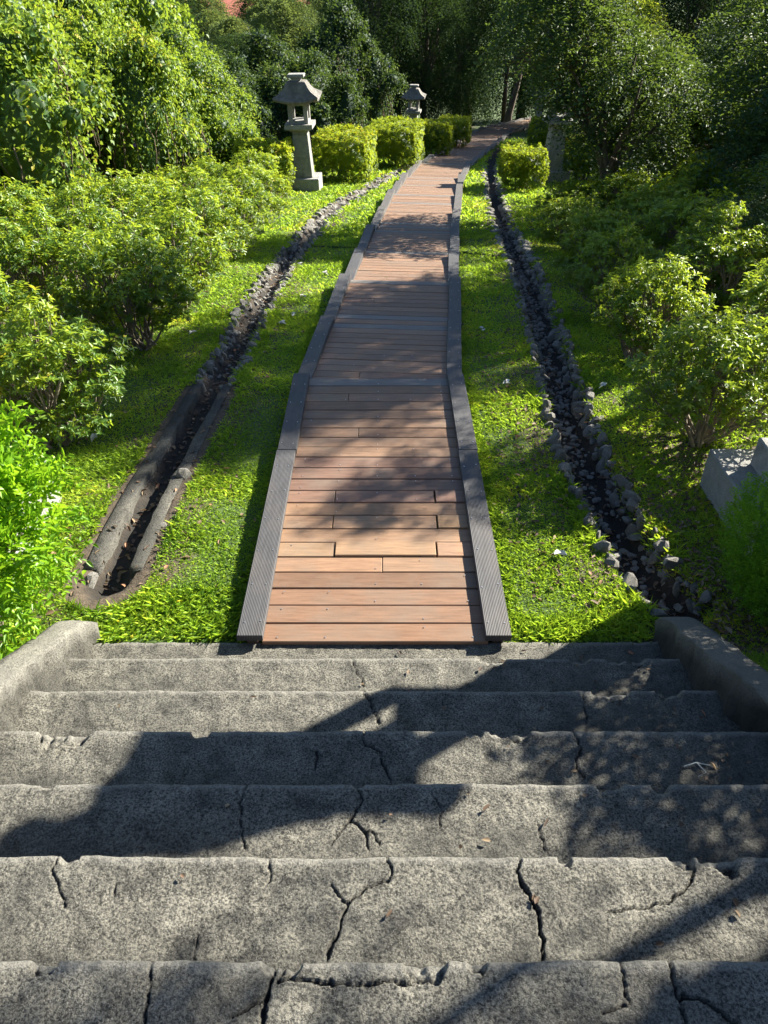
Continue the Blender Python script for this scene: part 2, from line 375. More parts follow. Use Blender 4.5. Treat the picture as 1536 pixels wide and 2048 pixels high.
# ------------------------------------------------------------------ staircase
SD, SH = .3765, .1977
CRACKS = [(5,7,[(-0.16,2.728),(-0.14,2.647),(-0.10,2.543)]),(4,9,[(-0.10,2.364),(-0.07,2.294),(-0.04,2.209),(-0.01,2.155)]),(4,3,[(0.27,2.358),(0.27,2.280),(0.29,2.209)]),
(4,5,[(0.92,2.364),(0.91,2.294),(0.91,2.223),(0.90,2.155)]),(4,2,[(-1.04,2.265),(-0.99,2.223),(-1.04,2.155)]),(3,6,[(-0.09,1.966),(-0.08,1.905),(-0.01,1.870),(0.00,1.813),(0.02,1.741)]),
(3,5,[(-0.27,1.863),(-0.27,1.790)]),(3,7,[(0.77,1.986),(0.79,1.929),(0.79,1.894),(0.76,1.835),(0.77,1.757)]),(3,2,[(0.08,1.983),(0.08,1.929)]),
(2,6,[(-0.10,1.593),(-0.08,1.534),(-0.11,1.459),(-0.06,1.414),(-0.05,1.352)]),(2,4,[(-0.11,1.459),(-0.15,1.405),(-0.17,1.369)]),(2,4,[(-0.06,1.414),(-0.03,1.405),(-0.02,1.369)]),
(2,4,[(-0.49,1.583),(-0.50,1.525),(-0.48,1.441),(-0.46,1.352)]),(2,3,[(0.51,1.441),(0.53,1.387),(0.53,1.352)]),(2,3,[(0.17,1.534),(0.20,1.496),(0.19,1.423)]),
(1,7,[(0.01,1.222),(0.02,1.179),(0.01,1.142),(-0.05,1.123),(-0.11,1.070),(-0.12,1.035),(-0.14,0.982),(-0.15,0.936)]),(1,4,[(-0.11,1.074),(-0.16,1.134)]),
(1,11,[(0.42,1.228),(0.39,1.172),(0.42,1.105),(0.44,1.049),(0.44,0.995),(0.43,0.90)]),(1,7,[(0.92,1.218),(0.92,1.172),(0.88,1.127),(0.81,1.084),(0.73,1.066),(0.63,1.060)]),
(1,3,[(-0.34,1.222),(-0.34,1.149)]),(1,4,[(-0.51,0.995),(-0.51,0.90)]),(1,4,[(-0.98,1.179),(-0.91,1.077)]),(1,3,[(-0.78,1.142),(-0.78,1.091)]),
(0,9,[(-0.27,0.818),(-0.27,0.785),(-0.28,0.748),(-0.28,0.6)]),(0,6,[(-0.57,0.835),(-0.56,0.791),(-0.55,0.6)]),(0,7,[(-0.25,0.802),(-0.20,0.804),(-0.08,0.796),(-0.01,0.802),(0.08,0.807)]),
(0,5,[(-0.27,0.774),(-0.31,0.748),(-0.35,0.727)]),(0,8,[(0.70,0.853),(0.69,0.802),(0.70,0.760),(0.75,0.760),(0.79,0.737),(0.85,0.66)]),(0,6,[(0.70,0.760),(0.69,0.6)]),(0,4,[(0.58,0.853),(0.58,0.802),(0.57,0.758),(0.51,0.727)])]
CHIPS = [(5,.56,.11),(5,1.01,.08),(5,1.25,.16),(4,1.05,.14),(4,1.32,.10),(3,-.75,.06),(3,.52,.145),(3,.37,.05),(3,-1.3,.18),(2,-.09,.03),(2,.80,.07),(2,-1.19,.04),(2,.98,.05),(1,-.94,.045),(1,.89,.06),(1,.54,.03),(1,1.0,.10),(0,-.25,.075),(0,.10,.085),(0,-.83,.05),(0,.22,.05)]
stair = tag(thing('concrete_staircase', (0, 2.25, 0)), 'cracked grey concrete steps going down to the boardwalk', 'staircase')
for k in range(-1, 7):
    res = {-1: .02, 0: .0045, 1: .0045, 2: .0048, 3: .006}.get(k, .008)
    y0, y1 = SD * (1.25 + k) - .03, SD * (2.25 + k); z1 = (6 - k) * SH
    if k == 6: y0, y1 = SD * 7.25 - .03, 3.03
    gx = np.arange(-1.66, 1.60, res); ty = np.arange(y0, y1 - .012, res)
    edge = y1 + .0018 * fbm(gx * 2.2, gx * 0 + k, 21 + k) + .0025 * fbm(gx * 14, gx * 0 + k, 31)
    cut = np.zeros_like(gx)
    for kk, cx, cw in CHIPS:
        if kk == k:
            u = np.clip(1 - np.abs(gx - cx) / (cw * .62 + .006), 0, 1); cut = np.maximum(cut, np.minimum(u * 2.2, 1) * cw * .42 * (1 + .5 * fbm(gx * 30, gx * 0, 77 + k)))
    if k == 6: cut *= 0
    X, Y = np.meshgrid(gx, ty)
    tt = (Y - y0) / (y1 - .012 - y0); Ye = np.broadcast_to(edge - .012, X.shape)
    Y = y0 + tt * (Ye - y0)
    Z = z1 + .003 * fbm(X * 1.3, Y * 1.3, 40 + k) + .0022 * fbm(X * 26, Y * 26, 50 + k) + .0014 * vn(X * 70, Y * 70, 60 + k)
    Z -= .004 * np.clip((vn(X * 9, Y * 9, 61 + k) - .45) * 3, 0, 1)
    crk = np.zeros_like(X); hr = np.random.default_rng(700 + k); hair = []
    for _ in range(15):
        p_ = np.array([hr.uniform(-1.5, 1.5), hr.uniform(y0, y1)]); an = hr.uniform(0, 6.28); ln_ = [tuple(p_)]
        for _ in range(hr.integers(3, 10)): an += hr.normal(0, .6); p_ = p_ + .05 * np.array([math.cos(an), math.sin(an)]); ln_.append(tuple(p_))
        hair.append((k, 0, ln_))
    for kk, wmm, pl in CRACKS + hair:
        if kk != k: continue
        jx = .009 * fbm(Y * 24, X * 24, 70, 4); jy = .009 * fbm(X * 24, Y * 24, 71, 4)
        pl2 = list(pl)
        if abs(pl[0][1] - y1) < .05: pl2 = [(pl[0][0], y1 + .03)] + pl2
        dd = pl_dist(X + jx, Y + jy, pl2); hw = wmm * .00018 + .0002
        hw = hw * (1 + .5 * vn(X * 25, Y * 25, 90))
        Z -= np.clip((hw + .0028 - dd) / .0028, 0, 1) * (.002 + .0022 * wmm)
        crk = np.maximum(crk, np.clip((hw + .0026 - dd) / .0026, 0, 1) * (.95 if wmm else .55))
    # broken edge
    back = edge - .012 - cut
    brk = np.clip((Y - back) / .005, 0, 1) * np.clip(cut * 60, 0, 1)
    Z -= brk * (.028 + .03 * vn(X * 22, Y * 22, 81) ** 2 + .012 * vn(X * 55, Y * 55, 83))
    rows = [np.stack([X, Y, Z], -1)]
    zl = Z[-1]
    for dy, dz in ((.007, .002), (.011, .007), (.012, .03), (.010, .10), (.0, SH + .09)):
        rows.append(np.stack([gx, Ye[-1] + dy, zl - dz * (1 if dz < .02 else 1)], -1)[None])
    tg = np.clip((Ye - Y) / (y1 - y0), 0, 1); grime_shade = np.clip(tg * 1.25 - .38 + .30 * fbm(X * 3, Y * 5, 95 + k), 0, 1) * (.75 if k < 6 else .3)
    wear_light = np.clip(1 - (Ye - Y) / (.022 + .012 * vn(X * 8, Y * 8, 97)), 0, 1) * .8
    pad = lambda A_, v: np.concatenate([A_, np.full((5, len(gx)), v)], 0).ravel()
    wr5 = np.concatenate([wear_light, np.stack([np.full(len(gx), q_) for q_ in (.8, .6, .1, 0, 0)])], 0).ravel()
    crk5 = np.concatenate([crk, np.repeat(crk[-1:], 5, 0)], 0).ravel()
    G = np.concatenate(rows, 0); a, b = G.shape[:2]; ii = np.arange(a * b).reshape(a, b)
    me = np_mesh('step', G.reshape(-1, 3) - np.array([0, 2.25, 0]), [np.stack([ii[:-1, :-1], ii[:-1, 1:], ii[1:, 1:], ii[1:, :-1]], -1).reshape(-1, 4)], M['concrete'], False, {'grime_shade': pad(grime_shade, .5), 'wear_light': wr5, 'crack': crk5})
    obj('step', me, stair)

def cheek(name, xin, xout, ytop, lab, seed, ragged, grime_shade):
    """low sloping side wall of the stair: swept section with a worn top"""
    n = 150; yy = np.linspace(-.4, ytop, n); prof = []
    sgn = 1 if xout > xin else -1; wd = abs(xout - xin)
    sec = [(0, -.75), (0, -.35), (0.0, -.12), (.001, -.016), (.010, -.002), (.05, 0), (wd * .5, .004), (wd - .03, 0), (wd - .006, -.005), (wd, -.02), (wd, -.75)]
    V = []
    for i, y in enumerate(yy):
        top = .165 + (ytop - y) * .525
        if ytop - y < .12: top -= .05 * (1 - (ytop - y) / .12) ** 2
        for j, (u, dz) in enumerate(sec):
            nz = .6 * fbm(np.array([y * 9 + j * .35]), np.array([j * .6 + seed]), seed)[0]
            e = ragged * max(0, vn(np.array([y * 2.6]), np.array([seed * 1.7]), seed + 4)[0]) if 1 <= j <= 5 else 0
            rg = (.026 if j < 3 else .012) * fbm(np.array([y * 15 + j]), np.array([j * 2.3 + seed]), seed + 9)[0] if j < 6 else 0
            V.append((xin + sgn * (u + .008 * nz + rg + e * (1 if j < 3 else .35)), y + (.05 * nz if i == n - 1 else 0), top + dz + .007 * nz - (e * .15 if j >= 3 else 0)))
    V = np.array(V); m_ = len(sec); ii = np.arange(len(V)).reshape(n, m_)
    F = np.stack([ii[:-1, :-1], ii[:-1, 1:], ii[1:, 1:], ii[1:, :-1]], -1).reshape(-1, 4)
    V[:, 1] -= ytop
    me = np_mesh(name, V, [F], M['concrete'], False, {'grime_shade': np.clip(grime_shade + .35 * fbm(V[:, 1] * 4, V[:, 2] * 6, seed) + np.tile(np.where(np.arange(m_) < 3, .45, 0), n), 0, .92), 'wear_light': np.tile(np.where((np.arange(m_) > 2) & (np.arange(m_) < 8), .55, 0), n)}); c = ii[-1]  # noisy grime, plus inner face shaded and top lit in the colour
    bm = bmesh.new(); bm.from_mesh(me); bm.verts.ensure_lookup_table(); bm.faces.new([bm.verts[i] for i in c]); bmesh.ops.recalc_face_normals(bm, faces=bm.faces); bm.to_mesh(me); bm.free()
    return tag(obj(name, me, None, (0, ytop, 0)), lab, 'wall')
cheek('stair_side_wall', -1.62, -1.79, 3.07, 'sunlit low sloping concrete side wall left of the steps', 2, .04, .1)
cheek('stair_side_wall', 1.535, 1.71, 3.10, 'dark mossy low sloping concrete side wall right of the steps', 7, .16, .6)

# ------------------------------------------------------------------ boardwalk
walk = tag(thing('boardwalk', (-.05, 3.0, 0)), 'brown plank boardwalk with dark edge boards running downhill', 'boardwalk', kind='structure')
PL = {}
def plank_mesh(L, wd=.1415, th=.028, nm='plank', mat='plank'):
    key = (nm, round(L, 2), wd, th)
    if key not in PL: PL[key] = MB().box(-L / 2, L / 2, -wd / 2, wd / 2, -th, 0, .003).mesh(nm, M[mat])
    return PL[key]
prng = np.random.default_rng(5)
screws = MB()
def screw(p, r=.0045):
    a = np.linspace(0, 2 * np.pi, 7)[:-1]
    V = [(p[0] + r * math.cos(t), p[1] + r * math.sin(t), p[2]) for t in a] + [(p[0] + r * math.cos(t), p[1] + r * math.sin(t), p[2] + .002) for t in a]
    screws.add(V, [tuple(range(6, 12))] + [(i, (i + 1) % 6, (i + 1) % 6 + 6, i + 6) for i in range(6)])
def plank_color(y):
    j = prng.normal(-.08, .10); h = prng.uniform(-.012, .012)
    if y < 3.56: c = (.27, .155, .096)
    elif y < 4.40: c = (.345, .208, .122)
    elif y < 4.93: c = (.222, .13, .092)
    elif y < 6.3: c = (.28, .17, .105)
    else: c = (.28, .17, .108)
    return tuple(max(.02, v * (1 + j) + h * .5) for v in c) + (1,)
STEPS = [0, .07, .07, .05, .05, .05, .05, 0, 0]
def deck_z(i, t):   # segment i, t 0..1: each run ends above the start of the next one
    za, zb = NZ[i], NZ[i + 1]
    return (za - STEPS[i]) * (1 - t) + zb * t
for i in range(len(NODES) - 1):
    a = np.array([NX[i], NY[i]]); b = np.array([NX[i + 1], NY[i + 1]]); L = np.hypot(*(b - a)); d = (b - a) / L
    ang = -math.atan2(d[0], d[1]); sl = math.atan2(deck_z(i, 1) - deck_z(i, 0), L)
    n = int(L / .1445); pitch = L / n
    for k in range(n):
        t = (k + .5) / n; p = a + d * L * t; z = deck_z(i, t); y = p[1]
        rot = (sl + prng.normal(0, .006), prng.normal(0, .0015), ang + prng.normal(0, .0015))
        grey = (k == n - 1) or (i > 0 and prng.random() < .10)
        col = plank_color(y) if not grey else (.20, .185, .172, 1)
        split = (i == 0 and k in (4, 5, 7, 9, 15, 19)) or (i > 0 and prng.random() < .08)
        W = 1.27
        pieces = [(0, W)]
        if split and i == 0 and k in (5, 7, 9): pieces = [(-.465, .335), (.055, .70), (.525, .225)] if k != 5 else [(-.45, .365), (.06, .65), (.515, .245)]
        elif split: c0 = prng.uniform(-.35, .35); pieces = [((-W / 2 + c0) / 2, c0 + W / 2), ((W / 2 + c0) / 2, W / 2 - c0)]
        for q, (cx, ln) in enumerate(pieces):
            zz = z + prng.uniform(-.002, .002) + (.012 if (i == 0 and k == 5 and q == 1) else 0) + (.006 if len(pieces) > 1 and q == 2 else 0)
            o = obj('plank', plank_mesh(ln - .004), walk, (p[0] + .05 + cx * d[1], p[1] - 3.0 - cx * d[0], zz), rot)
            o.color = col if len(pieces) == 1 else tuple(v * (1 + prng.normal(0, .02)) for v in col[:3]) + (1,)
        if y < 7:
            for sx_ in (-.55, -.28, .0, .28, .55):
                if prng.random() < (.75 if (y < 3.4 or 4.4 < y < 4.93 or abs(sx_) < .1) else .25):
                    screw((p[0] + sx_ + .05, p[1] - 3.0 + prng.choice([-.04, .04]), z + .0035), .0042)
    # side boards: laid in lengths, each a little less steep than the run so that the ends step
    for s in (-1, 1):
        if i == 0: cuts = [(0.0, .600), (.602, 1.0)]
        else:
            m_ = max(1, int(round(L / 1.85))); cuts = [(q / m_ + .001, (q + 1) / m_) for q in range(m_)]
        for q, (t0, t1) in enumerate(cuts):
            ln = (t1 - t0) * L; tm = (t0 + t1) / 2; off = s * (.69 + (.004 if q % 2 else 0) + prng.normal(0, .004))
            p = a + d * L * tm + np.array([d[1], -d[0]]) * off; z = deck_z(i, tm) + .05
            tilt = sl * (1.0 if i == 0 else .55)
            me = plank_mesh(ln, .145, .042 if i == 0 else .10, 'edge_board', 'rail')
            o = obj('edge_board', me, walk, (p[0] + .05, p[1] - 3.0, z), (0, 0, 0)); o.color = (.066, .066, .070, 1) if i < 3 else (.10, .094, .088, 1)
            o.rotation_euler = (Matrix.Rotation(ang, 3, 'Z') @ Matrix.Rotation(tilt, 3, 'X') @ Matrix.Rotation(R(90), 3, 'Z')).to_euler()
            if i < 2:
                for u in np.arange(-ln / 2 + .1, ln / 2, .33):
                    for e in (-.045, .045):
                        pp = p + d * u + np.array([d[1], -d[0]]) * (e + prng.normal(0, .003)); screw((pp[0] + .05, pp[1] - 3.0 + prng.normal(0, .01), z + u * math.sin(tilt) + .001), .005)
    # bearers under the planks
    for s in (-.69, -.5, 0, .5, .69):
        m2 = a + d * L / 2 + np.array([d[1], -d[0]]) * s
        o = obj('bearer', MB().box(-L / 2 + .02, L / 2 - .02, -.03, .03, -.20, -.034 if abs(s) < .6 else .004).mesh('bearer', M['timber']), walk, (m2[0] + .05, m2[1] - 3.0, deck_z(i, .5)))
        o.rotation_euler = (Matrix.Rotation(ang, 3, 'Z') @ Matrix.Rotation(sl, 3, 'X') @ Matrix.Rotation(R(90), 3, 'Z')).to_euler()
    # end posts carrying the side boards further down the slope
    if i >= 2:
        for s in (-1, 1):
            for t in np.arange(.1, 1, .3):
                p = a + d * L * t + np.array([d[1], -d[0]]) * s * .69
                obj('post', plank_mesh(.09, .09, .42, 'post', 'rail'), walk, (p[0] + .05, p[1] - 3.0, deck_z(i, t) - .02), (0, 0, ang)).color = (.30, .20, .13, 1)
tag(obj('screw', screws.mesh('screw', M['screw']), walk), kind='stuff')

# ------------------------------------------------------------------ stone pieces and drains
srng = np.random.default_rng(21)
def stone_mesh(seed, nm='stone'):
    r = np.random.default_rng(seed); bm = bmesh.new()
    for v in unit(r.normal(size=(24, 3))) * r.uniform(.92, 1.04, (24, 1)) * np.array([1, .75, .6]): bm.verts.new(v)
    res = bmesh.ops.convex_hull(bm, input=bm.verts); bmesh.ops.delete(bm, geom=[g for g in res['geom_interior'] if isinstance(g, bmesh.types.BMVert)], context='VERTS')
    me = bpy.data.meshes.new(nm); bm.to_mesh(me); bm.free(); me.materials.append(M['rubble']); return me
STN = [stone_mesh(s) for s in range(10)]
def along(pl, step):
    out = []
    P = np.array(pl); seg = np.hypot(*(P[1:] - P[:-1]).T); cum = np.concatenate([[0], np.cumsum(seg)])
    for s in np.arange(0, cum[-1], step):
        i = min(np.searchsorted(cum, s, 'right') - 1, len(seg) - 1); t = (s - cum[i]) / seg[i]; d = (P[i + 1] - P[i]) / seg[i]
        out.append((P[i] * (1 - t) + P[i + 1] * t, d))
    return out
def drain_thing(name, pl, lab, y_start, y_end, offs, smin, smax, step, fill=False):
    t = tag(thing(name, (pl[0][0], pl[0][1], 0)), lab, 'drain'); n = 0; far = MB()
    for p, d in along(pl, step):
        nrm = np.array([d[1], -d[0]])
        if p[1] > 24: break
        for s in (-1, 1):
            for oz, oo in offs:
                if p[1] < y_start and srng.random() < .93: continue
                if p[1] > 11 and srng.random() < .45: continue
                q = p + nrm * s * (oo + srng.normal(0, .018)) + d * srng.normal(0, .025)
                sz = srng.uniform(smin, smax) * (1 if p[1] < 11 else 1.3); z = float(ground_z(q[0], q[1], False)) + oz + srng.normal(0, .012)
                rot = tuple(srng.uniform(0, 6.28, 3) * np.array([.25, .25, 1])); scl = sz * np.array([srng.uniform(.8, 1.3), srng.uniform(.7, 1.1), srng.uniform(.6, 1.0)])
                if n < 290 and p[1] < y_end:
                    obj('stone', STN[srng.integers(10)], t, (q[0] - pl[0][0], q[1] - pl[0][1], z), rot, scl); n += 1
                else:
                    src = STN[srng.integers(10)]; Mx = Matrix.LocRotScale(Vector((q[0] - pl[0][0], q[1] - pl[0][1], z)), Matrix.Rotation(rot[2], 3, 'Z').to_quaternion(), Vector(scl))
                    far.add([tuple(Mx @ v.co) for v in src.vertices], [tuple(f.vertices) for f in src.polygons])
    for p, d in along(pl, .022 if fill else .06):
        if p[1] > 16 or (p[1] < y_start and not fill): continue
        nrm = np.array([d[1], -d[0]])
        for _ in range(2):
            o_ = srng.uniform(-.17, .20); q = p + nrm * o_; sz = srng.uniform(.018, .042); z = float(ground_z(q[0], q[1])) + sz * .3; src = STN[srng.integers(10)]
            Mx = Matrix.LocRotScale(Vector((q[0] - pl[0][0], q[1] - pl[0][1], z)), Matrix.Rotation(srng.uniform(0, 6.28), 3, 'Z').to_quaternion(), Vector((sz, sz, sz * .8)))
            far.add([tuple(Mx @ v.co) for v in src.vertices], [tuple(f.vertices) for f in src.polygons])
    if far.n: tag(obj('rubble_stones', far.mesh('rubble_stones', M['rubble']), t), kind='stuff')
    return t
ld = drain_thing('drain_channel', LDR, 'narrow drain with concrete kerbs and rubble edge left of the boardwalk', 6.3, 24, ((.0, .165), (-.06, .13)), .04, .08, .088)
rd = drain_thing('drain_channel', RDR, 'dark rubble lined drain curving along the right lawn', 3.2, 24, ((-.0, .195), (-.10, .155)), .045, .085, .105, True)
for s in (-1, 1):
    V = []; pts = [q for q in along(LDR, .04) if 3.62 < q[0][1] < 6.35]; n = len(pts)
    for j, (p, d) in enumerate(pts):
        nrm = np.array([d[1], -d[0]]) * s; wv = .095 + .012 * vn(np.array([j * .12]), np.array([s * 3.]), 8)[0]
        z = float(ground_z(*(p + nrm * .17), False)) + .006 - (.3 if j in (0, n - 1) else 0); e = .006 * vn(np.array([j * .45]), np.array([s * 7.]), 9)[0]
        for u, dz in ((.098 + e, -.2), (.098 + e, .004), (.100 + e, .006), (.090 + wv, .006), (.092 + wv, .002), (.092 + wv, -.2)):
            q = p + nrm * u; V.append((q[0] - LDR[0][0], q[1] - LDR[0][1], z + dz))
    ii = np.arange(len(V)).reshape(n, 6)
    obj('kerb', np_mesh('kerb', V, [np.stack([ii[:-1, :-1], ii[:-1, 1:], ii[1:, 1:], ii[1:, :-1]], -1).reshape(-1, 4)], M['concrete'], False, {'grime_shade': np.clip(.5 + .5 * vn(np.arange(len(V)) / 60., np.arange(len(V)) * 0 + s, 3), 0, .9)}), ld)

# ------------------------------------------------------------------ stone lanterns
def lantern_meshes():
    D = {}
    D['base'] = MB().box(-.37, .37, -.33, .33, -.35, .30, .012).mesh('base', M['granite'])
    D['shaft'] = MB().box(-.215, .215, -.20, .20, .30, 1.20, .006, .78).box(-.165, .165, -.155, .155, 1.202, 1.27, .01).mesh('shaft', M['granite'])
    D['platform'] = MB().add([(-.19, -.19, 1.272), (.19, -.19, 1.272), (.19, .19, 1.272), (-.19, .19, 1.272), (-.31, -.31, 1.33), (.31, -.31, 1.33), (.31, .31, 1.33), (-.31, .31, 1.33), (-.31, -.31, 1.42), (.31, -.31, 1.42), (.31, .31, 1.42), (-.31, .31, 1.42)],
        [(3, 2, 1, 0)] + [(a, (a + 1) % 4, (a + 1) % 4 + 4, a + 4) for a in range(4)] + [(a + 4, (a + 1) % 4 + 4, (a + 1) % 4 + 8, a + 8) for a in range(4)] + [(8, 9, 10, 11)]).mesh('platform', M['granite'])
    fb = MB().box(-.215, .215, -.215, .215, 1.422, 1.49, .006).box(-.215, .215, -.215, .215, 1.79, 1.85, .006)
    for sx_ in (-1, 1):
        for sy in (-1, 1): fb.box(sx_ * .17 - .045, sx_ * .17 + .045, sy * .17 - .045, sy * .17 + .045, 1.488, 1.795)
    D['firebox'] = fb.mesh('firebox', M['granite'])
    # curved hip roof with lifted corners
    prof = [(.20, 1.845), (.46, 1.83), (.51, 1.85), (.52, 1.885), (.44, 1.945), (.36, 2.02), (.30, 2.10), (.255, 2.18), (.22, 2.235), (.15, 2.25)]
    V = []; F = []; m_ = 8
    for r, (hw, z) in enumerate(prof):
        for side in range(4):
            for j in range(m_):
                u = -1 + 2 * j / m_; x, y = [(u, -1), (1, u), (-u, 1), (-1, -u)][side]
                lift = .085 * (abs(u) ** 2.6 if True else 0) * max(0, (hw - .22) / .30); bulge = 1 + .05 * abs(u) ** 4 * (hw > .4)
                ex = .88 if r > 0 else .9
                V.append((x * hw * bulge, y * hw * ex * bulge, z + lift))
    n = 4 * m_
    for r in range(len(prof) - 1):
        for k in range(n): F.append((r * n + k, r * n + (k + 1) % n, (r + 1) * n + (k + 1) % n, (r + 1) * n + k))
    F.append(tuple(range((len(prof) - 1) * n, len(prof) * n))); F.append(tuple(range(n - 1, -1, -1)))
    D['roof'] = MB().add(V, F).mesh('roof', M['roofstone'])
    D['finial'] = MB().box(-.10, .10, -.10, .10, 2.248, 2.31).box(-.18, .18, -.14, .14, 2.308, 2.375, .012).mesh('finial', M['granite'])
    return D
LM = lantern_meshes()
def lantern(loc, lab, scale=1, rot=(0, 0, 0), tiers=None, tall=1.0):
    t = tag(thing('stone_lantern', loc, rot), lab, 'lantern', 'stone lanterns along the path')
    z = 0
    for wdt, ht in (tiers or []):
        obj('plinth', MB().box(-wdt / 2, wdt / 2, -wdt / 2, wdt / 2, z - (.3 if z == 0 else 0), z + ht, .008).mesh('plinth', M['granite']), t); z += ht
    for k in ('base', 'shaft', 'platform', 'firebox', 'roof', 'finial'):
        if tiers and k == 'base': continue
        if k == 'finial': obj(k, LM[k], rf, (0, 0, 0), (0, 0, 0), (1.1, 1.1, 1)); continue
        rs = scale * (.90 if k == 'roof' else 1)
        rf = obj(k, LM[k], t, (0, 0, z - (.3 * scale * tall if tiers else 0)), (0, 0, 0), (rs, rs, scale * tall))
    return t
gzf = lambda x, y: float(ground_z(x, y, False))
lantern((-1.80, 18.55, gzf(-1.8, 18.55)), 'sunlit grey stone lantern standing among clipped hedges left of the boardwalk', .98, (0, R(-1.5), R(-3)))
lantern((1.06, 30.6, gzf(1.06, 30.6)), 'shaded blue grey stone lantern farther back above the dark left hedge', .84, (0, 0, R(-8)))
lantern((4.12, 20.2, gzf(4.12, 20.2)), 'stone lantern behind the right clipped hedge with leaves hiding its top', 1.0, (0, R(1), R(6)))
lantern((6.7, 36.9, gzf(6.7, 36.9)), 'small distant stone lantern in shade beyond the right hedge', .8, (0, 0, R(-12)))
lantern((2.95, 4.03, -.04), 'tall stone lantern on stepped granite plinth right of the steps', .93, (0, 0, 0), [(1.25, .30), (.84, .22)], 1.7)
lantern((-2.80, 3.95, -.05), 'stone lantern plinth behind the bright green bush left of the steps', 1.0, (0, 0, 0), [(1.0, .36), (.58, .22)], 1.45)

# ------------------------------------------------------------------ foliage builders
class Leaves:
    def __init__(s, seed): s.r = np.random.default_rng(seed); s.V = []; s.T = []; s.Q = []; s.t = []; s.n = 0
    def add(s, P, D, N, L, W, tint, seg=1, droop=.15):
        n = len(P); D = unit(D); N = unit(N - D * (N * D).sum(-1, keepdims=True)); Sd = np.cross(D, N)
        L = np.broadcast_to(np.asarray(L, float), (n,))[:, None]; W = np.broadcast_to(np.asarray(W, float), (n,))[:, None]
        f = W * .22
        if seg == 1:
            v = np.stack([P, P + D * L * .45 + Sd * W * .5 + N * f, P + D * L - N * L * droop, P + D * L * .45 - Sd * W * .5 + N * f], 1)
            i = np.arange(n)[:, None] * 4 + s.n; s.T.append(np.concatenate([i + [[0, 1, 2]], i + [[0, 2, 3]]])); m = 4
        else:
            v = np.stack([P, P + D * L * .30 + Sd * W * .46 + N * f, P + D * L * .68 + Sd * W * .40 + N * (f - L * droop * .4), P + D * L - N * L * droop,
                          P + D * L * .68 - Sd * W * .40 + N * (f - L * droop * .4), P + D * L * .30 - Sd * W * .46 + N * f], 1)
            i = np.arange(n)[:, None] * 6 + s.n; s.Q.append(np.concatenate([i + [[0, 1, 2, 3]], i + [[0, 3, 4, 5]]])); m = 6
        s.V.append(v.reshape(-1, 3)); s.n += n * m; s.t.append(np.repeat(np.broadcast_to(tint, (n,)), m))
    def rosettes(s, P, A, k, L, W, tint, elev=.35, seg=1):
        n = len(P); A = unit(A); u = unit(np.cross(A, rand_dirs(n, s.r))); q = np.cross(A, u)
        P_ = np.repeat(P, k, 0); A_ = np.repeat(A, k, 0); th = (np.tile(np.arange(k), n) * 2.4 + np.repeat(s.r.uniform(0, 6.28, n), k))[:, None]
        rad = np.cos(th) * np.repeat(u, k, 0) + np.sin(th) * np.repeat(q, k, 0)
        e = (elev + s.r.normal(0, .25, n * k))[:, None]
        D = rad * np.cos(e) + A_ * np.sin(e); N = A_ * np.cos(e) - rad * np.sin(e) + s.r.normal(0, .15, (n * k, 3))
        back = s.r.uniform(0, 1, (n * k, 1)) ** 1.5 * L * .9
        s.add(P_ - A_ * back, D, N, L * s.r.uniform(.65, 1.15, n * k), W * s.r.uniform(.75, 1.2, n * k), np.clip(np.repeat(tint, k) + s.r.normal(0, .10, n * k) - back[:, 0] / L * .18, 0, 1), seg)
    def sprays(s, P, A, k, step, L, W, tint, hang=.0, seg=1):
        n = len(P); A = unit(A + np.array([0, 0, -hang])); up = np.array([0, 0, 1.]) + s.r.normal(0, .35, (n, 3))
        B = unit(np.cross(A, up)); Nn = np.cross(B, A)
        j = np.tile(np.arange(k), n)[:, None]; A_ = np.repeat(A, k, 0); B_ = np.repeat(B, k, 0); N_ = np.repeat(Nn, k, 0)
        sg = np.where(j % 2 == 0, 1., -1.)
        p = np.repeat(P, k, 0) + A_ * (j * step) - np.array([0, 0, 1.]) * (j * step) ** 2 * (1.2 + 2 * hang)
        D = A_ * .55 + B_ * sg * .8 + s.r.normal(0, .22, (n * k, 3)); N = N_ + s.r.normal(0, .3, (n * k, 3))
        s.add(p, D, N, L * s.r.uniform(.6, 1.15, n * k), W * s.r.uniform(.75, 1.2, n * k), np.clip(np.repeat(tint, k) + s.r.normal(0, .10, n * k), 0, 1), seg)
    def core(s, c, rad, seed, nn=10, tint=.1):
        th = np.linspace(0, np.pi, nn); ph = np.linspace(0, 2 * np.pi, 2 * nn + 1)[:-1]; T_, P_ = np.meshgrid(th, ph, indexing='ij')
        r = 1 + .22 * fbm(P_ * 1.7 + seed, T_ * 2.3, seed); V = np.stack([np.sin(T_) * np.cos(P_) * rad[0] * r + c[0], np.sin(T_) * np.sin(P_) * rad[1] * r + c[1], np.cos(T_) * rad[2] * r + c[2]], -1)
        a, b = T_.shape; ii = np.arange(a * b).reshape(a, b) + s.n; jj = np.roll(ii, -1, 1)
        s.Q.append(np.stack([ii[:-1], ii[1:], jj[1:], jj[:-1]], -1).reshape(-1, 4)); s.V.append(V.reshape(-1, 3)); s.n += a * b; s.t.append(np.full(a * b, tint))
    def mesh(s, name, mat):
        return np_mesh(name, np.concatenate(s.V), ([np.concatenate(s.T)] if s.T else []) + ([np.concatenate(s.Q)] if s.Q else []), mat, False, {'tint': np.concatenate(s.t)})

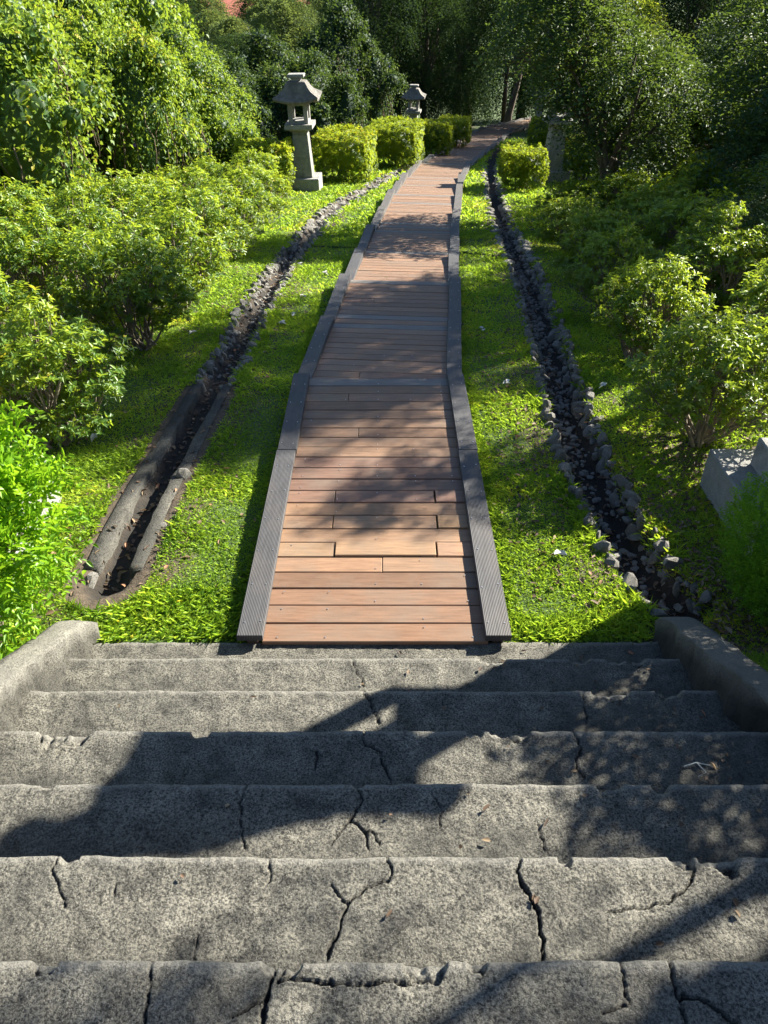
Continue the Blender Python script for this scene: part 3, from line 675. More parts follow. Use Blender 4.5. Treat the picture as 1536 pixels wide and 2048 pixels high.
def shell(r, n, c, rad, inner=.72, up=None):
    """points in the outer shell of an ellipsoid with outward axes"""
    d = rand_dirs(n, r)
    if up is not None: d[:, 2] = np.where(d[:, 2] < up, -d[:, 2] * .6, d[:, 2]); d = unit(d)
    rr = r.uniform(inner, 1.04, (n, 1)) ** .7
    return np.asarray(c) + d * rr * np.asarray(rad), unit(d / np.asarray(rad))

def bush_meshes(seed, rx, h, trunk_h, n_lump, tips, L, W, mat, lump=.40, kk=7, seg=2):
    r = np.random.default_rng(seed); lv = Leaves(seed); st = MB()
    for i in range(n_lump):
        a = i * 2.4 + r.uniform(0, .8); q = math.sqrt((i + .5) / n_lump) * r.uniform(.8, 1.08); low = trunk_h + .10
        zt = h * (.86 - .42 * q * q) + r.normal(0, .06) * h; zc = zt if i % 3 else low + (zt - low) * r.uniform(.15, .6)
        c = np.array([math.cos(a) * q * rx * .80, math.sin(a) * q * rx * .80, zc])
        lr = rx * lump * r.uniform(.65, 1.15); P, A = shell(r, tips, c, (lr, lr, lr * .8), .45, -.5)
        P[:, 2] += np.abs(r.normal(0, .05, tips)) * (r.random(tips) < .4)
        A = unit(A + np.array([0, 0, .7]) + r.normal(0, .3, (tips, 3)))
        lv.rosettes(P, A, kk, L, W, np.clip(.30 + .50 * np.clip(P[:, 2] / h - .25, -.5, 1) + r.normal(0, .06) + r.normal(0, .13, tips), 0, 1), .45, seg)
        p0 = np.array([r.normal(0, .07), r.normal(0, .07), -.1]); mid = np.array([c[0] * .4, c[1] * .4, trunk_h + .08 + r.uniform(-.05, .05)]) + r.normal(0, .03, 3)
        pts = [p0, (p0 + mid) / 2 + r.normal(0, .02, 3), mid, (mid + c) / 2 + r.normal(0, .05, 3), c]
        st.tube(pts, np.array([.017, .014, .012, .009, .004]) * r.uniform(.8, 1.2), 6)
        for _ in range(6):
            tip = P[r.integers(len(P))]; s0 = pts[3]; st.tube([s0, (s0 + tip) / 2 + r.normal(0, .03, 3), tip], [.006, .0045, .002], 4, False)
    return lv.mesh('crown', mat), st.mesh('stems', M['stem'], True)

def place(name, cat, meshes, loc, rz, scl, lab, group, part=('crown', 'stems')):
    t = tag(thing(name, loc, (0, 0, rz), scl), lab, cat, group)
    for nm, me in zip(part, meshes): obj(nm, me, t)
    return t

brng = np.random.default_rng(77)
AZ = [bush_meshes(100 + i, .66, 1.2, .12, 24 + i % 3, 46, .056, .021, M['azalea']) for i in range(5)]
ORD = 'first second third fourth fifth sixth seventh eighth ninth tenth eleventh twelfth thirteenth fourteenth fifteenth'.split()
rows = [
 ('left', 'in the row beside the left drain', [(-2.60, 5.35, 1.0, 1.0), (-2.50, 7.3, 1.08, 1.12), (-2.45, 8.75, 1.05, 1.05), (-2.55, 10.15, 1.1, 1.05), (-2.45, 11.6, 1.0, .95), (-2.40, 13.0, 1.05, .95), (-2.35, 14.5, 1.0, .9), (-2.55, 16.0, 1.05, .95)]),
 ('left', 'in the second row behind the left drain', [(-3.65, 6.3, 1.05, 1.1), (-3.6, 7.9, 1.15, 1.15), (-3.7, 9.4, 1.1, 1.1), (-3.75, 10.9, 1.2, 1.15), (-3.7, 12.5, 1.1, .95), (-3.5, 14.1, 1.1, .9), (-3.4, 15.8, 1.05, .85)]),
 ('left', 'in the back row before the vine thicket', [(-4.9, 8.6, 1.2, 1.15), (-4.9, 10.3, 1.2, 1.1), (-6.2, 9.3, 1.25, 1.1)]),
 ('right', 'in the row beside the right drain', [(2.55, 5.30, 1.02, 1.0), (2.50, 7.0, .86, .95), (2.55, 8.4, .85, .9), (2.75, 10.0, .9, .85), (2.85, 12.0, .9, .72), (3.15, 13.7, .85, .74)]),
 ('right', 'in the second row behind the right drain', [(3.75, 6.6, 1.1, 1.05), (3.6, 8.2, 1.1, 1.1), (3.9, 9.8, 1.15, 1.05), (3.9, 11.5, 1.1, .95), (4.0, 13.4, 1.1, .95), (4.75, 15.6, 1.0, .75), (5.1, 13.0, 1.15, 1.15), (5.7, 11.9, 1.2, 1.2), (5.6, 15.2, 1.15, 1.1), (5.2, 16.9, 1.1, 1.0)]),
]
q = 0
for side, where, spots in rows:
    for i, (x, y, rs, hs) in enumerate(spots):
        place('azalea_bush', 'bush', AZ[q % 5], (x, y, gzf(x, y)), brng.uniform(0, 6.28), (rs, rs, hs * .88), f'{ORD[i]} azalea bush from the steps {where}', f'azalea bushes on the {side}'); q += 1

# bright near bush (pinnate leaves) on the left, and the dense conifer shrub on the right
def pinnate_bush(seed, rx, ry, h, nspray, mat):
    r = np.random.default_rng(seed); lv = Leaves(seed); st = MB()
    for i in range(20):
        a = r.uniform(0, 6.28); q = math.sqrt(r.uniform(0, 1)); c = np.array([math.cos(a) * q * rx * .75, math.sin(a) * q * ry * .75, h * (.22 + .62 * r.uniform(0, 1) * (1 - .45 * q))])
        P, A = shell(r, nspray, c, (rx * .38, ry * .38, h * .17), .5, -.5); A = unit(A + np.array([0, 0, .55]) + r.normal(0, .35, (nspray, 3)))
        lv.sprays(P, A, 11, .017, .043, .020, np.clip(.45 + .4 * (P[:, 2] / h - .4) + r.normal(0, .14, nspray), 0, 1), .15, 2)
        st.tube([np.array([0, 0, -.1]), np.array([c[0] * .4, c[1] * .4, c[2] * .55]), c], [.016, .011, .004], 5)
    return lv.mesh('crown', mat), st.mesh('stems', M['stem'], True)
place('broadleaf_shrub', 'bush', pinnate_bush(5, .50, .46, 1.40, 78, M['bright']), (-2.20, 3.02, gzf(-2.20, 3.0)), .4, (1.06, 1.0, 1.42), 'bright lime green leafy shrub beside the left side wall', None)
def thuja_bush(seed, rx, h, n):
    r = np.random.default_rng(seed); lv = Leaves(seed); lv.core((0, 0, h * .46), (rx * .62, rx * .62, h * .40), seed)
    P, A = shell(r, n, (0, 0, h * .5), (rx, rx, h * .52), .66); bumpy = 1 + .13 * fbm(A[:, 0] * 3 + A[:, 2] * 2, A[:, 1] * 3, seed)
    P = P * bumpy[:, None]; A = unit(A * .6 + np.array([0, 0, .9]) + r.normal(0, .3, (n, 3)))
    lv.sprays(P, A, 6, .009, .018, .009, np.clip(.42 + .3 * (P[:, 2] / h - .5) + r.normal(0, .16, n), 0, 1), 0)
    st = MB(); st.tube([(0, 0, -.1), (.02, 0, h * .5)], [.03, .012], 6)
    return lv.mesh('crown', M['thuja']), st.mesh('stems', M['stem'], True)
place('conifer_shrub', 'bush', thuja_bush(9, .48, .86, 8500), (2.43, 3.30, gzf(2.43, 3.30)), 0, (1, 1, 1), 'dense dark green conifer shrub in front of the right granite plinth', None)

# clipped hedges
def hedge_meshes(seed, sx_, sy, h, foot, dens, mat):
    r = np.random.default_rng(seed); lv = Leaves(seed)
    faces = [((-1, 0, 0), sy * (h - foot)), ((1, 0, 0), sy * (h - foot)), ((0, -1, 0), sx_ * (h - foot)), ((0, 1, 0), sx_ * (h - foot)), ((0, 0, 1), sx_ * sy)]
    for nv, ar in faces:
        n = int(ar * dens); nv = np.array(nv, float)
        u = r.uniform(-.5, .5, (n, 3)) * np.array([sx_, sy, h - foot]) + np.array([0, 0, foot + (h - foot) / 2])
        ax = int(np.argmax(np.abs(nv))); half = [sx_ / 2, sy / 2, (h - foot) / 2][ax]; ctr = [0, 0, foot + (h - foot) / 2][ax]
        u[:, ax] = ctr + nv[ax] * half * r.uniform(.80, 1.03, n)
        e = np.stack([u[:, 0] / (sx_ / 2), u[:, 1] / (sy / 2), (u[:, 2] - foot - (h - foot) / 2) / ((h - foot) / 2)], -1); rr = (np.abs(e) ** 6).sum(-1) ** (1 / 6); u[:, :2] /= np.maximum(rr, 1)[:, None] ** .9
        u += .05 * np.stack([fbm(u[:, 1] * 3, u[:, 2] * 3, seed), fbm(u[:, 0] * 3, u[:, 2] * 3, seed + 3), fbm(u[:, 0] * 3, u[:, 1] * 3, seed + 5)], -1)
        A = unit(nv + np.array([0, 0, .6]) + r.normal(0, .35, (n, 3)))
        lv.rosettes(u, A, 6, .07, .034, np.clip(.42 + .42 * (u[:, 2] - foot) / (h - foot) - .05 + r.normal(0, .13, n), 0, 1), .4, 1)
    lv.core((0, 0, foot + (h - foot) * .5), (sx_ * .40, sy * .40, (h - foot) * .40), seed)
    st = MB()
    for i in range(6):
        p = np.array([r.uniform(-.3, .3) * sx_, r.uniform(-.3, .3) * sy, foot + .25]); st.tube([(p[0] * .6, p[1] * .6, -.15), p * np.array([.9, .9, .5]), p], [.025, .02, .012], 5)
    return lv.mesh('crown', mat), st.mesh('stems', M['stem'], True)
HD = [hedge_meshes(200, 1.25, .9, 1.05, .18, 210, M['hedge']), hedge_meshes(201, 1.35, 1.7, 1.1, .12, 210, M['hedge']), hedge_meshes(202, 1.15, 1.3, 1.05, .25, 230, M['hedge'])]
for v, (x, y, s, rz, lab) in zip((0, 1, 1, 0, 2, 2, 0, 0, 2), [(-2.62, 18.0, 1, .05, 'clipped hedge block in front of the sunlit lantern on its left'), (-.95, 20.75, 1.02, -.12, 'bright clipped hedge just behind the sunlit lantern'),
    (.35, 23.7, 1.05, -.15, 'shaded clipped hedge second behind the sunlit lantern'), (1.55, 26.6, 1.0, -.2, 'smaller clipped hedge third behind the sunlit lantern'), (2.45, 29.4, .95, -.2, 'last small clipped hedge before the dark trees'),
    (3.14, 18.6, .86, .05, 'square clipped hedge right of the boardwalk with bare stems below'), (4.95, 20.4, 1.0, .1, 'clipped hedge right of the stone lantern shaft'), (5.3, 27.0, 1.05, -.2, 'dark low hedge farther down the right side'), (-3.6, 20.2, 1.0, .1, 'hedge block at the foot of the vine thicket')]):
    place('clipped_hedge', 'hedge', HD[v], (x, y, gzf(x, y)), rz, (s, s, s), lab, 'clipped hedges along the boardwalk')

# vine covered thicket on the left
def vine_meshes(seed, lumps, dens, L, flowers=0):
    r = np.random.default_rng(seed); lv = Leaves(seed); st = MB(); base = list(lumps); lumps = [(np.array(c), np.array(d)) for c, d in lumps]
    for c, d in list(lumps):
        for _ in range(7):      # shoulders and bulges
            v = rand_dirs(1, r)[0]; v[2] = abs(v[2]) * 1.1 - .25; f = r.uniform(.34, .62); lumps.append((c + unit(v) * d * r.uniform(.95, 1.2), np.array([d[0], d[0], d[0] * .85]) * f))
    for li, (c, rad) in enumerate(lumps):
        big = li < len(base)
        lv.core(c, rad * (.72 if big else .6), seed + int(c[2] * 10), 12 if big else 7, .05)
        ar = 4 * np.pi * ((rad[0] * rad[1]) ** 1.6 / 3 + 2 * (rad[0] * rad[2]) ** 1.6 / 3) ** (1 / 1.6); off = r.normal(0, .10)
        n = int(ar * dens * .5); P, A = shell(r, n, c, rad, .70)
        P = c + (P - c) * (1 + .16 * fbm(P[:, 0] * 2.2 + P[:, 2], P[:, 1] * 2.2 - P[:, 2], seed))[:, None]
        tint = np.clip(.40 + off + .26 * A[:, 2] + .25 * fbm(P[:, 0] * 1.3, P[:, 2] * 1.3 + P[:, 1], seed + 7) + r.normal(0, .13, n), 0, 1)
        lv.add(P, unit(A * .3 + np.array([0, 0, -.6]) + r.normal(0, .6, (n, 3))), unit(A + np.array([0, 0, .6]) + r.normal(0, .6, (n, 3))), L * r.uniform(.45, 1.3, n), L * .75 * r.uniform(.5, 1.2, n), tint, 1)
        m_ = int(ar * dens * .3 / 9); P, A = shell(r, m_, c, rad * 1.02, .93, -.1); out = unit(A * np.array([1, 1, .2]))
        k = 9; j = np.tile(np.arange(k), m_)[:, None]; ln = np.repeat(r.uniform(.03, .12, m_), k)[:, None]
        wob = np.stack([np.sin(j[:, 0] * 1.1 + np.repeat(r.uniform(0, 6, m_), k)), np.cos(j[:, 0] * .9 + np.repeat(r.uniform(0, 6, m_), k)), 0 * j[:, 0]], -1) * .05
        p = np.repeat(P, k, 0) + np.repeat(out, k, 0) * (.03 + .05 * np.sqrt(j)) - np.array([0, 0, 1.]) * j * ln + wob
        lv.add(p, unit(np.repeat(out, k, 0) * .35 + np.array([0, 0, -.6]) + r.normal(0, .6, (m_ * k, 3))), unit(np.repeat(out, k, 0) + np.array([0, 0, .5]) + r.normal(0, .55, (m_ * k, 3))), L * r.uniform(.4, 1.0, m_ * k), L * .7 * r.uniform(.5, 1.1, m_ * k),
               np.clip(np.repeat(.5 + off + .2 * r.normal(0, 1, m_), k) + r.normal(0, .08, m_ * k), 0, 1), 1)
        # young shoots standing off the surface
        m_ = int(ar * dens * .2 / 7); P, A = shell(r, m_, c, rad * 1.0, .95, 0.0)
        lv.sprays(P, unit(A + np.array([0, 0, .5]) + r.normal(0, .5, (m_, 3))), 7, .035, L * .7, L * .45, np.clip(.68 + off + r.normal(0, .15, m_), 0, 1), .1)
        if big:
          for _ in range(26):
            d = rand_dirs(1, r)[0]; d[2] = -abs(d[2]) * .3 - .05; d = unit(d); p0 = c + d * rad * 1.03 + np.array([0, 0, rad[2] * .4]); ps = [p0]
            for q_ in range(6): ps.append(ps[-1] + np.array([r.normal(0, .05), r.normal(0, .05), -rad[2] * .17]) + d * np.array([1, 1, 0]) * .02)
            st.tube(ps, np.linspace(.013, .006, 7), 4, False)
    lumps = base
    fl = []
    for c, rad in lumps[:3]:
        P, A = shell(r, flowers, c, np.array(rad) * 1.10, .97, -.2)
        for p, a in zip(P, A):
            u = unit(np.cross(a, (0, 0, 1.0))); q_ = np.cross(a, u); ring = [p + a * .05 + .035 * (math.cos(t) * u + math.sin(t) * q_) for t in np.linspace(0, 6.28, 7)[:-1]]
            fl.append(MB().add([p] + ring, [(0, i + 1, (i + 1) % 6 + 1) for i in range(6)]).mesh('flower', M['purple']))
    st.tube([(0, 0, -.3), (.1, .05, lumps[0][0][2])], [.16, .07], 8)
    out = [lv.mesh('crown', M['vine']), st.mesh('stems', M['dryvine'], True)]
    return out + fl
VN = [vine_meshes(300, [((0, 0, 1.5), (.85, .9, 1.6)), ((.75, -.75, 1.15), (.6, .6, 1.3)), ((-1.0, .2, 1.35), (.75, .8, 1.4)), ((-.3, -1.0, .9), (.55, .55, 1.0)), ((.5, .9, 1.9), (.7, .7, 1.2))], 360, .095, 3),
      vine_meshes(301, [((0, 0, 1.9), (.85, .85, 1.9)), ((1.0, -.3, 1.3), (.6, .7, 1.4)), ((-1.0, -.2, 1.5), (.7, .8, 1.5)), ((.3, .4, 2.8), (.7, .7, 1.0)), ((.1, -1.0, 1.0), (.6, .5, 1.1))], 360, .095, 3),
      vine_meshes(302, [((0, 0, 1.1), (.8, .9, 1.25)), ((.8, -.4, .75), (.5, .55, .85)), ((-.8, .2, .95), (.6, .7, 1.05))], 370, .095, 2)]
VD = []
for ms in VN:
    q_ = ms[0].copy(); q_.materials[0] = M['shadedvine']; VD.append([q_] + ms[1:])
for v, (x, y, s, sz, rz, lab) in zip((0, 0, 1, 2, 1, 1, 0, 1, 1, 0, 1, 0, 0), [
    (-6.15, 12.8, 1.12, 1.05, 0.2, 'vine draped thicket mound nearest on the left'), (-5.3, 17.6, .95, 1.15, 2.2, 'bright vine draped mound behind the nearest left mound'),
    (-4.9, 21.0, .95, .80, .4, 'tall vine covered mound left of the sunlit lantern hedges'), (-3.9, 19.3, .80, .95, 0, 'low drooping vine mound close to the sunlit lantern'),
    (-8.0, 21.5, 1.55, 1.3, 1.0, 'high vine covered tree at the upper left behind the mounds'), (-9.8, 17.5, 1.4, 1.35, 3.0, 'vine covered tree at the far upper left corner'),
    (-8.2, 14.6, 1.2, 1.3, 4.0, 'shaded vine mound at the left edge behind the nearest mound'), (-8.0, 26.5, 1.6, 1.2, 2.0, 'large vine covered tree sloping down toward the pale gap'),
    (-4.0, 29.5, 1.05, .78, 5.0, 'dark vine covered tree left of the pale gap'), (-4.4, 25.0, 1.0, .85, 1.0, 'dark vine mound directly behind the sunlit lantern'),
    (-1.6, 31.5, 1.1, .95, 3.3, 'dark creeper covered shrub mass between the two left lanterns'), (-2.3, 26.2, 1.0, .9, .6, 'shaded creeper mound right behind the bright hedge'), (-5.9, 30.8, 1.1, .92, 2.6, 'creeper covered tree in front of the red roofed house')]):
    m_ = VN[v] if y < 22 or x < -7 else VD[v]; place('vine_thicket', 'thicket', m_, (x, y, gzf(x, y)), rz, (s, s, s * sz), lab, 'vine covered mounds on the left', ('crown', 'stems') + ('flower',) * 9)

# trees
def tree_meshes(seed, H, spread, base, n_cl, cl_r, sprays_n, k, L, W, mat, hang=.2, lean=(0, 0), tr=.14, core=False):
    r = np.random.default_rng(seed); lv = Leaves(seed); st = MB(); top = np.array([lean[0], lean[1], H * .86])
    ts = np.linspace(0, 1, 8); tp = np.stack([np.array([0, 0, -.3]) * (1 - t) + top * t + np.array([r.normal(0, .07), r.normal(0, .07), 0]) * (0 < t < 1) for t in ts]); st.tube(tp, tr * (1 - .82 * ts) * (1 + .4 * (ts < .05)), 9)
    for i in range(n_cl):
        f = (i + .5) / n_cl; z = base + (H - base) * f; a = i * 2.4 + r.uniform(-.5, .5); env = spread * (math.sin(math.pi * min(1, .18 + .82 * f)) ** .7) * r.uniform(.35, 1.0)
        ax = tp[0] * (1 - z / (H * .86)) + top * min(1, z / (H * .86)); c = np.array([ax[0] * min(1, z / H) + math.cos(a) * env, ax[1] * min(1, z / H) + math.sin(a) * env, z + r.normal(0, .15)])
        rad = cl_r * np.array([1, 1, .72]) * r.uniform(.7, 1.25); P, A = shell(r, sprays_n, c, rad, .5, -.6)
        A = unit(A + np.array([math.cos(a), math.sin(a), .15]) * .5 + r.normal(0, .3, (sprays_n, 3)))
        lv.sprays(P, A, k, L * .55, L, W, np.clip(.42 + .2 * A[:, 2] + r.normal(0, .17, sprays_n) + r.normal(0, .08), 0, 1), hang, 1)
        if core: lv.core(c, rad * .55, seed + i, 6, .05)
        zi = max(.25 * H, z - .25 * H - env * .3) / (H * .86); zi = min(.95, zi); s0 = np.array([np.interp(zi, ts, tp[:, q_]) for q_ in range(3)])
        st.tube([s0, (s0 + c) / 2 + r.normal(0, .1, 3) + np.array([0, 0, .1]), c], np.array([.42, .28, .08]) * tr, 6, False)
    return lv.mesh('crown', mat), st.mesh('trunk', M['bark'], True)
TR = {'over': tree_meshes(407, 4.3, 1.45, 1.7, 30, .60, 150, 8, .085, .040, M['tree'], .35, (-1.5, .3)),
      'bough': tree_meshes(409, 4.05, .34, 3.55, 9, .25, 60, 7, .07, .03, M['treewarm'], .2, (0, 0), .06),
      'tuft': tree_meshes(408, 3.3, .62, 2.55, 12, .34, 80, 7, .07, .03, M['treewarm'], .2, (0, 0), .06),
      'high': tree_meshes(406, 7.8, 1.2, 4.2, 24, .75, 200, 8, .085, .038, M['tree'], .25),
      'green': tree_meshes(400, 4.6, 1.7, .8, 34, .75, 140, 8, .085, .038, M['tree'], .25),
      'warm': tree_meshes(401, 4.2, 1.5, 2.05, 24, .62, 130, 8, .085, .04, M['treewarm'], .2),
      'dark': tree_meshes(402, 8.0, 2.4, 1.2, 34, 1.1, 150, 9, .12, .05, M['darktree'], .5, (0, 0), .2),
      'cypress': tree_meshes(403, 9.0, 1.6, .5, 40, .9, 150, 9, .12, .035, M['darktree'], .9, (0, 0), .2),
      'far': tree_meshes(404, 8.0, 2.8, 1.2, 26, 1.3, 110, 8, .22, .12, M['farleaf'], .2, (0, 0), .2),
      'bare': tree_meshes(405, 7.5, 2.2, 4.2, 20, .9, 110, 8, .12, .05, M['darktree'], .5, (2.0, .4), .20)}
def tree(kind, x, y, s, sz, rz, lab, group=None, name='tree'):
    return place(name, 'tree', TR[kind], (x, y, gzf(x, y) - .05), rz, (s, s, s * sz), lab, group, ('crown', 'trunk'))
# right side, in view
tree('green', 6.95, 12.6, 1.1, .98, .3, 'dense dark tree at the right edge above the second bush row')
tree('over', 4.4, 14.7, .95, .92, 0.0, 'tree with yellow backlit leaves hanging before the right stone lantern')
tree('green', 7.4, 13.6, 1.0, .76, 2.0, 'deep green tree behind the yellow leaved tree on the right')
tree('warm', 6.2, 16.8, .72, .70, 3.0, 'small bright leaved tree right of the stone lantern shaft')
tree('green', 8.0, 17.8, 1.05, .76, 4.1, 'shaded tree at the upper right behind the lantern')
tree('green', 9.6, 15.2, 1.15, .72, 5.0, 'tall shaded tree at the far right behind the others')
tree('green', 10.4, 24.0, 1.1, 1.05, .9, 'shaded tree farther back on the right slope')
tree('dark', 12.4, 20.5, .95, .85, 1.7, 'big dark tree at the top right corner')
tree('warm', 7.0, 26.5, .95, 1.0, 2.6, 'pale green tree right of the leaning trunk')
tree('green', 5.1, 8.9, .60, .62, 5.5, 'low dark tree over the second right bush row')
# beyond the right edge: the trees whose branch shadows lie on the planks and the steps
tree('high', 5.0, 3.5, .82, 1.42, 2.2, 'tall tree right of the steps shading the nearest treads')
tree('high', 5.0, 2.05, .9, 1.04, 4.9, 'second tall tree right of the steps nearer the camera')
tree('bough', 5.4, 7.9, 1.0, 1.0, 4.4, 'small tree shading the right edge of the near planks')
tree('high', 7.5, 12.8, .98, 1.12, .6, 'tall tree at the right edge shading the left bushes')
tree('tuft', 6.6, 10.6, 1.0, 1.85, 1.4, 'tree beyond the right edge shading the middle of the near deck')
tree('warm', 3.75, 3.2, .62, 1.0, 1.0, 'small tree beside the right side wall of the steps')
# background
tree('bare', 6.3, 44.0, 1.0, 1.0, .5, 'tree with a bare leaning trunk at the end of the boardwalk')
bg = [('dark', 2.0, 40.5, .9, 1.0), ('cypress', -.6, 38.0, 1.0, 1.0), ('dark', -1.5, 41.5, .9, .72), ('cypress', 3.9, 46.0, 1.1, 1.1), ('dark', 8.4, 38.0, .8, 1.0), ('dark', 10.5, 43.0, 1.1, 1.1), ('cypress', 8.0, 50.0, 1.2, 1.2),
      ('dark', 12.4, 33.0, 1.0, 1.1), ('dark', 9.7, 28.5, .8, .95), ('cypress', 17.5, 31.0, 1.1, 1.0), ('dark', .9, 48.5, 1.1, 1.1), ('dark', 15.5, 37.0, 1.2, 1.2), ('cypress', 5.4, 56.0, 1.2, 1.2), ('dark', 12.0, 54.0, 1.2, 1.2),
      ('dark', -11.5, 25.0, 1.0, 1.0), ('cypress', -.9, 50.0, .9, .8), ('dark', -6.0, 38.0, .8, .55), ('dark', -9.8, 33.0, 1.0, .8), ('dark', -13.0, 36.0, 1.1, .9), ('cypress', 19.0, 46.0, 1.2, 1.2)]
for i, (k, x, y, s, sz) in enumerate(bg):
    tree(k, x, y, s, sz, i * 1.3, 'dark evergreen tree in the shaded wood closing the view', 'trees of the dark background wood')
far = [(-7, 66, .9), (-12, 72, .78), (-3.5, 78, .9), (-16, 84, .88), (-9, 92, 1.0), (-2, 98, 1.1), (-20, 100, 1.2), (-13, 108, 1.1), (-6, 118, 1.2), (-26, 112, 1.2), (-17, 124, 1.2), (2, 112, 1.1), (-1, 64, .8), (-30, 95, 1.2), (-36, 120, 1.3), (-10, 138, 1.2), (-3, 142, 1.3), (-30, 182, 1.5), (-40, 190, 1.5), (-21, 188, 1.5), (-10, 192, 1.5), (-50, 186, 1.5), (0, 186, 1.5), (-34, 215, 1.8), (-18, 220, 1.8), (-4, 225, 1.8)]
for i, (x, y, s) in enumerate(far):
    tree('far', x, y, s, .95, i * .9, 'sunlit pale green tree down the valley in the gap', 'far trees in the valley gap')

# ------------------------------------------------------------------ wooden gate and far houses
gt = tag(thing('wooden_gate', (8.0, 46.5, gzf(8, 46.5))), 'brown timber gate beam behind the leaning trunk', 'gate')
for x in (-1.5, 1.5): obj('post', MB().tube([(x, 0, -.3), (x, 0, 2.9)], [.13, .11], 10).mesh('post', M['timber'], True), gt)
obj('beam', MB().box(-2.1, 2.1, -.12, .12, 2.9, 3.1, .01).mesh('beam', M['timber']), gt); obj('beam', MB().box(-1.7, 1.7, -.07, .07, 2.3, 2.48, .01).mesh('beam', M['timber']), gt)

def house(x, y, z, rz, wx, wy, wh, rh, lab):
    t = tag(thing('house', (x, y, z), (0, 0, rz)), lab, 'house', 'houses down in the valley')
    obj('wall', MB().box(-wx / 2, wx / 2, -wy / 2, wy / 2, 0, wh).add([(-wx / 2, -wy / 2, wh + .002), (-wx / 2, wy / 2, wh + .002), (-wx / 2, 0, wh + rh), (wx / 2, -wy / 2, wh + .002), (wx / 2, wy / 2, wh + .002), (wx / 2, 0, wh + rh)], [(0, 1, 2), (5, 4, 3)]).mesh('wall', M['whitewall']), t)
    e = .5; rb = MB()
    for s in (-1, 1):
        rb.add([(-wx / 2 - e, s * (wy / 2 + e), wh - rh * e / (wy / 2)), (wx / 2 + e, s * (wy / 2 + e), wh - rh * e / (wy / 2)), (wx / 2 + e, 0, wh + rh + .05), (-wx / 2 - e, 0, wh + rh + .05),
                (-wx / 2 - e, s * (wy / 2 + e), wh + .2 - rh * e / (wy / 2)), (wx / 2 + e, s * (wy / 2 + e), wh + .2 - rh * e / (wy / 2)), (wx / 2 + e, 0, wh + rh + .25), (-wx / 2 - e, 0, wh + rh + .25)],
               [(4, 5, 6, 7), (0, 1, 2, 3), (0, 1, 5, 4), (1, 2, 6, 5), (3, 0, 4, 7)])
    obj('roof', rb.mesh('roof', M['redroof']), t)
    for i in range(3):
        for j in range(2):
            cx = -wx / 2 + wx * (i + .5) / 3
            o = obj('window', MB().box(cx - .5, cx + .5, -wy / 2 - .06, -wy / 2 + .1, wh * (.16 + .5 * j), wh * (.16 + .5 * j) + 1.3).mesh('window', M['window']), t)
    return t
house(-25.5, 152, -13.9, .35, 9, 8, 6.2, 3.0, 'white house with a red tiled gable roof in the valley')
house(-36, 158, -13.2, .1, 10, 8, 6.5, 2.6, 'second white house with red roof left of the gabled one')
house(-13, 172, -14.6, .2, 10, 8, 6.5, 2.6, 'pale house half hidden by trees right of the red roof')

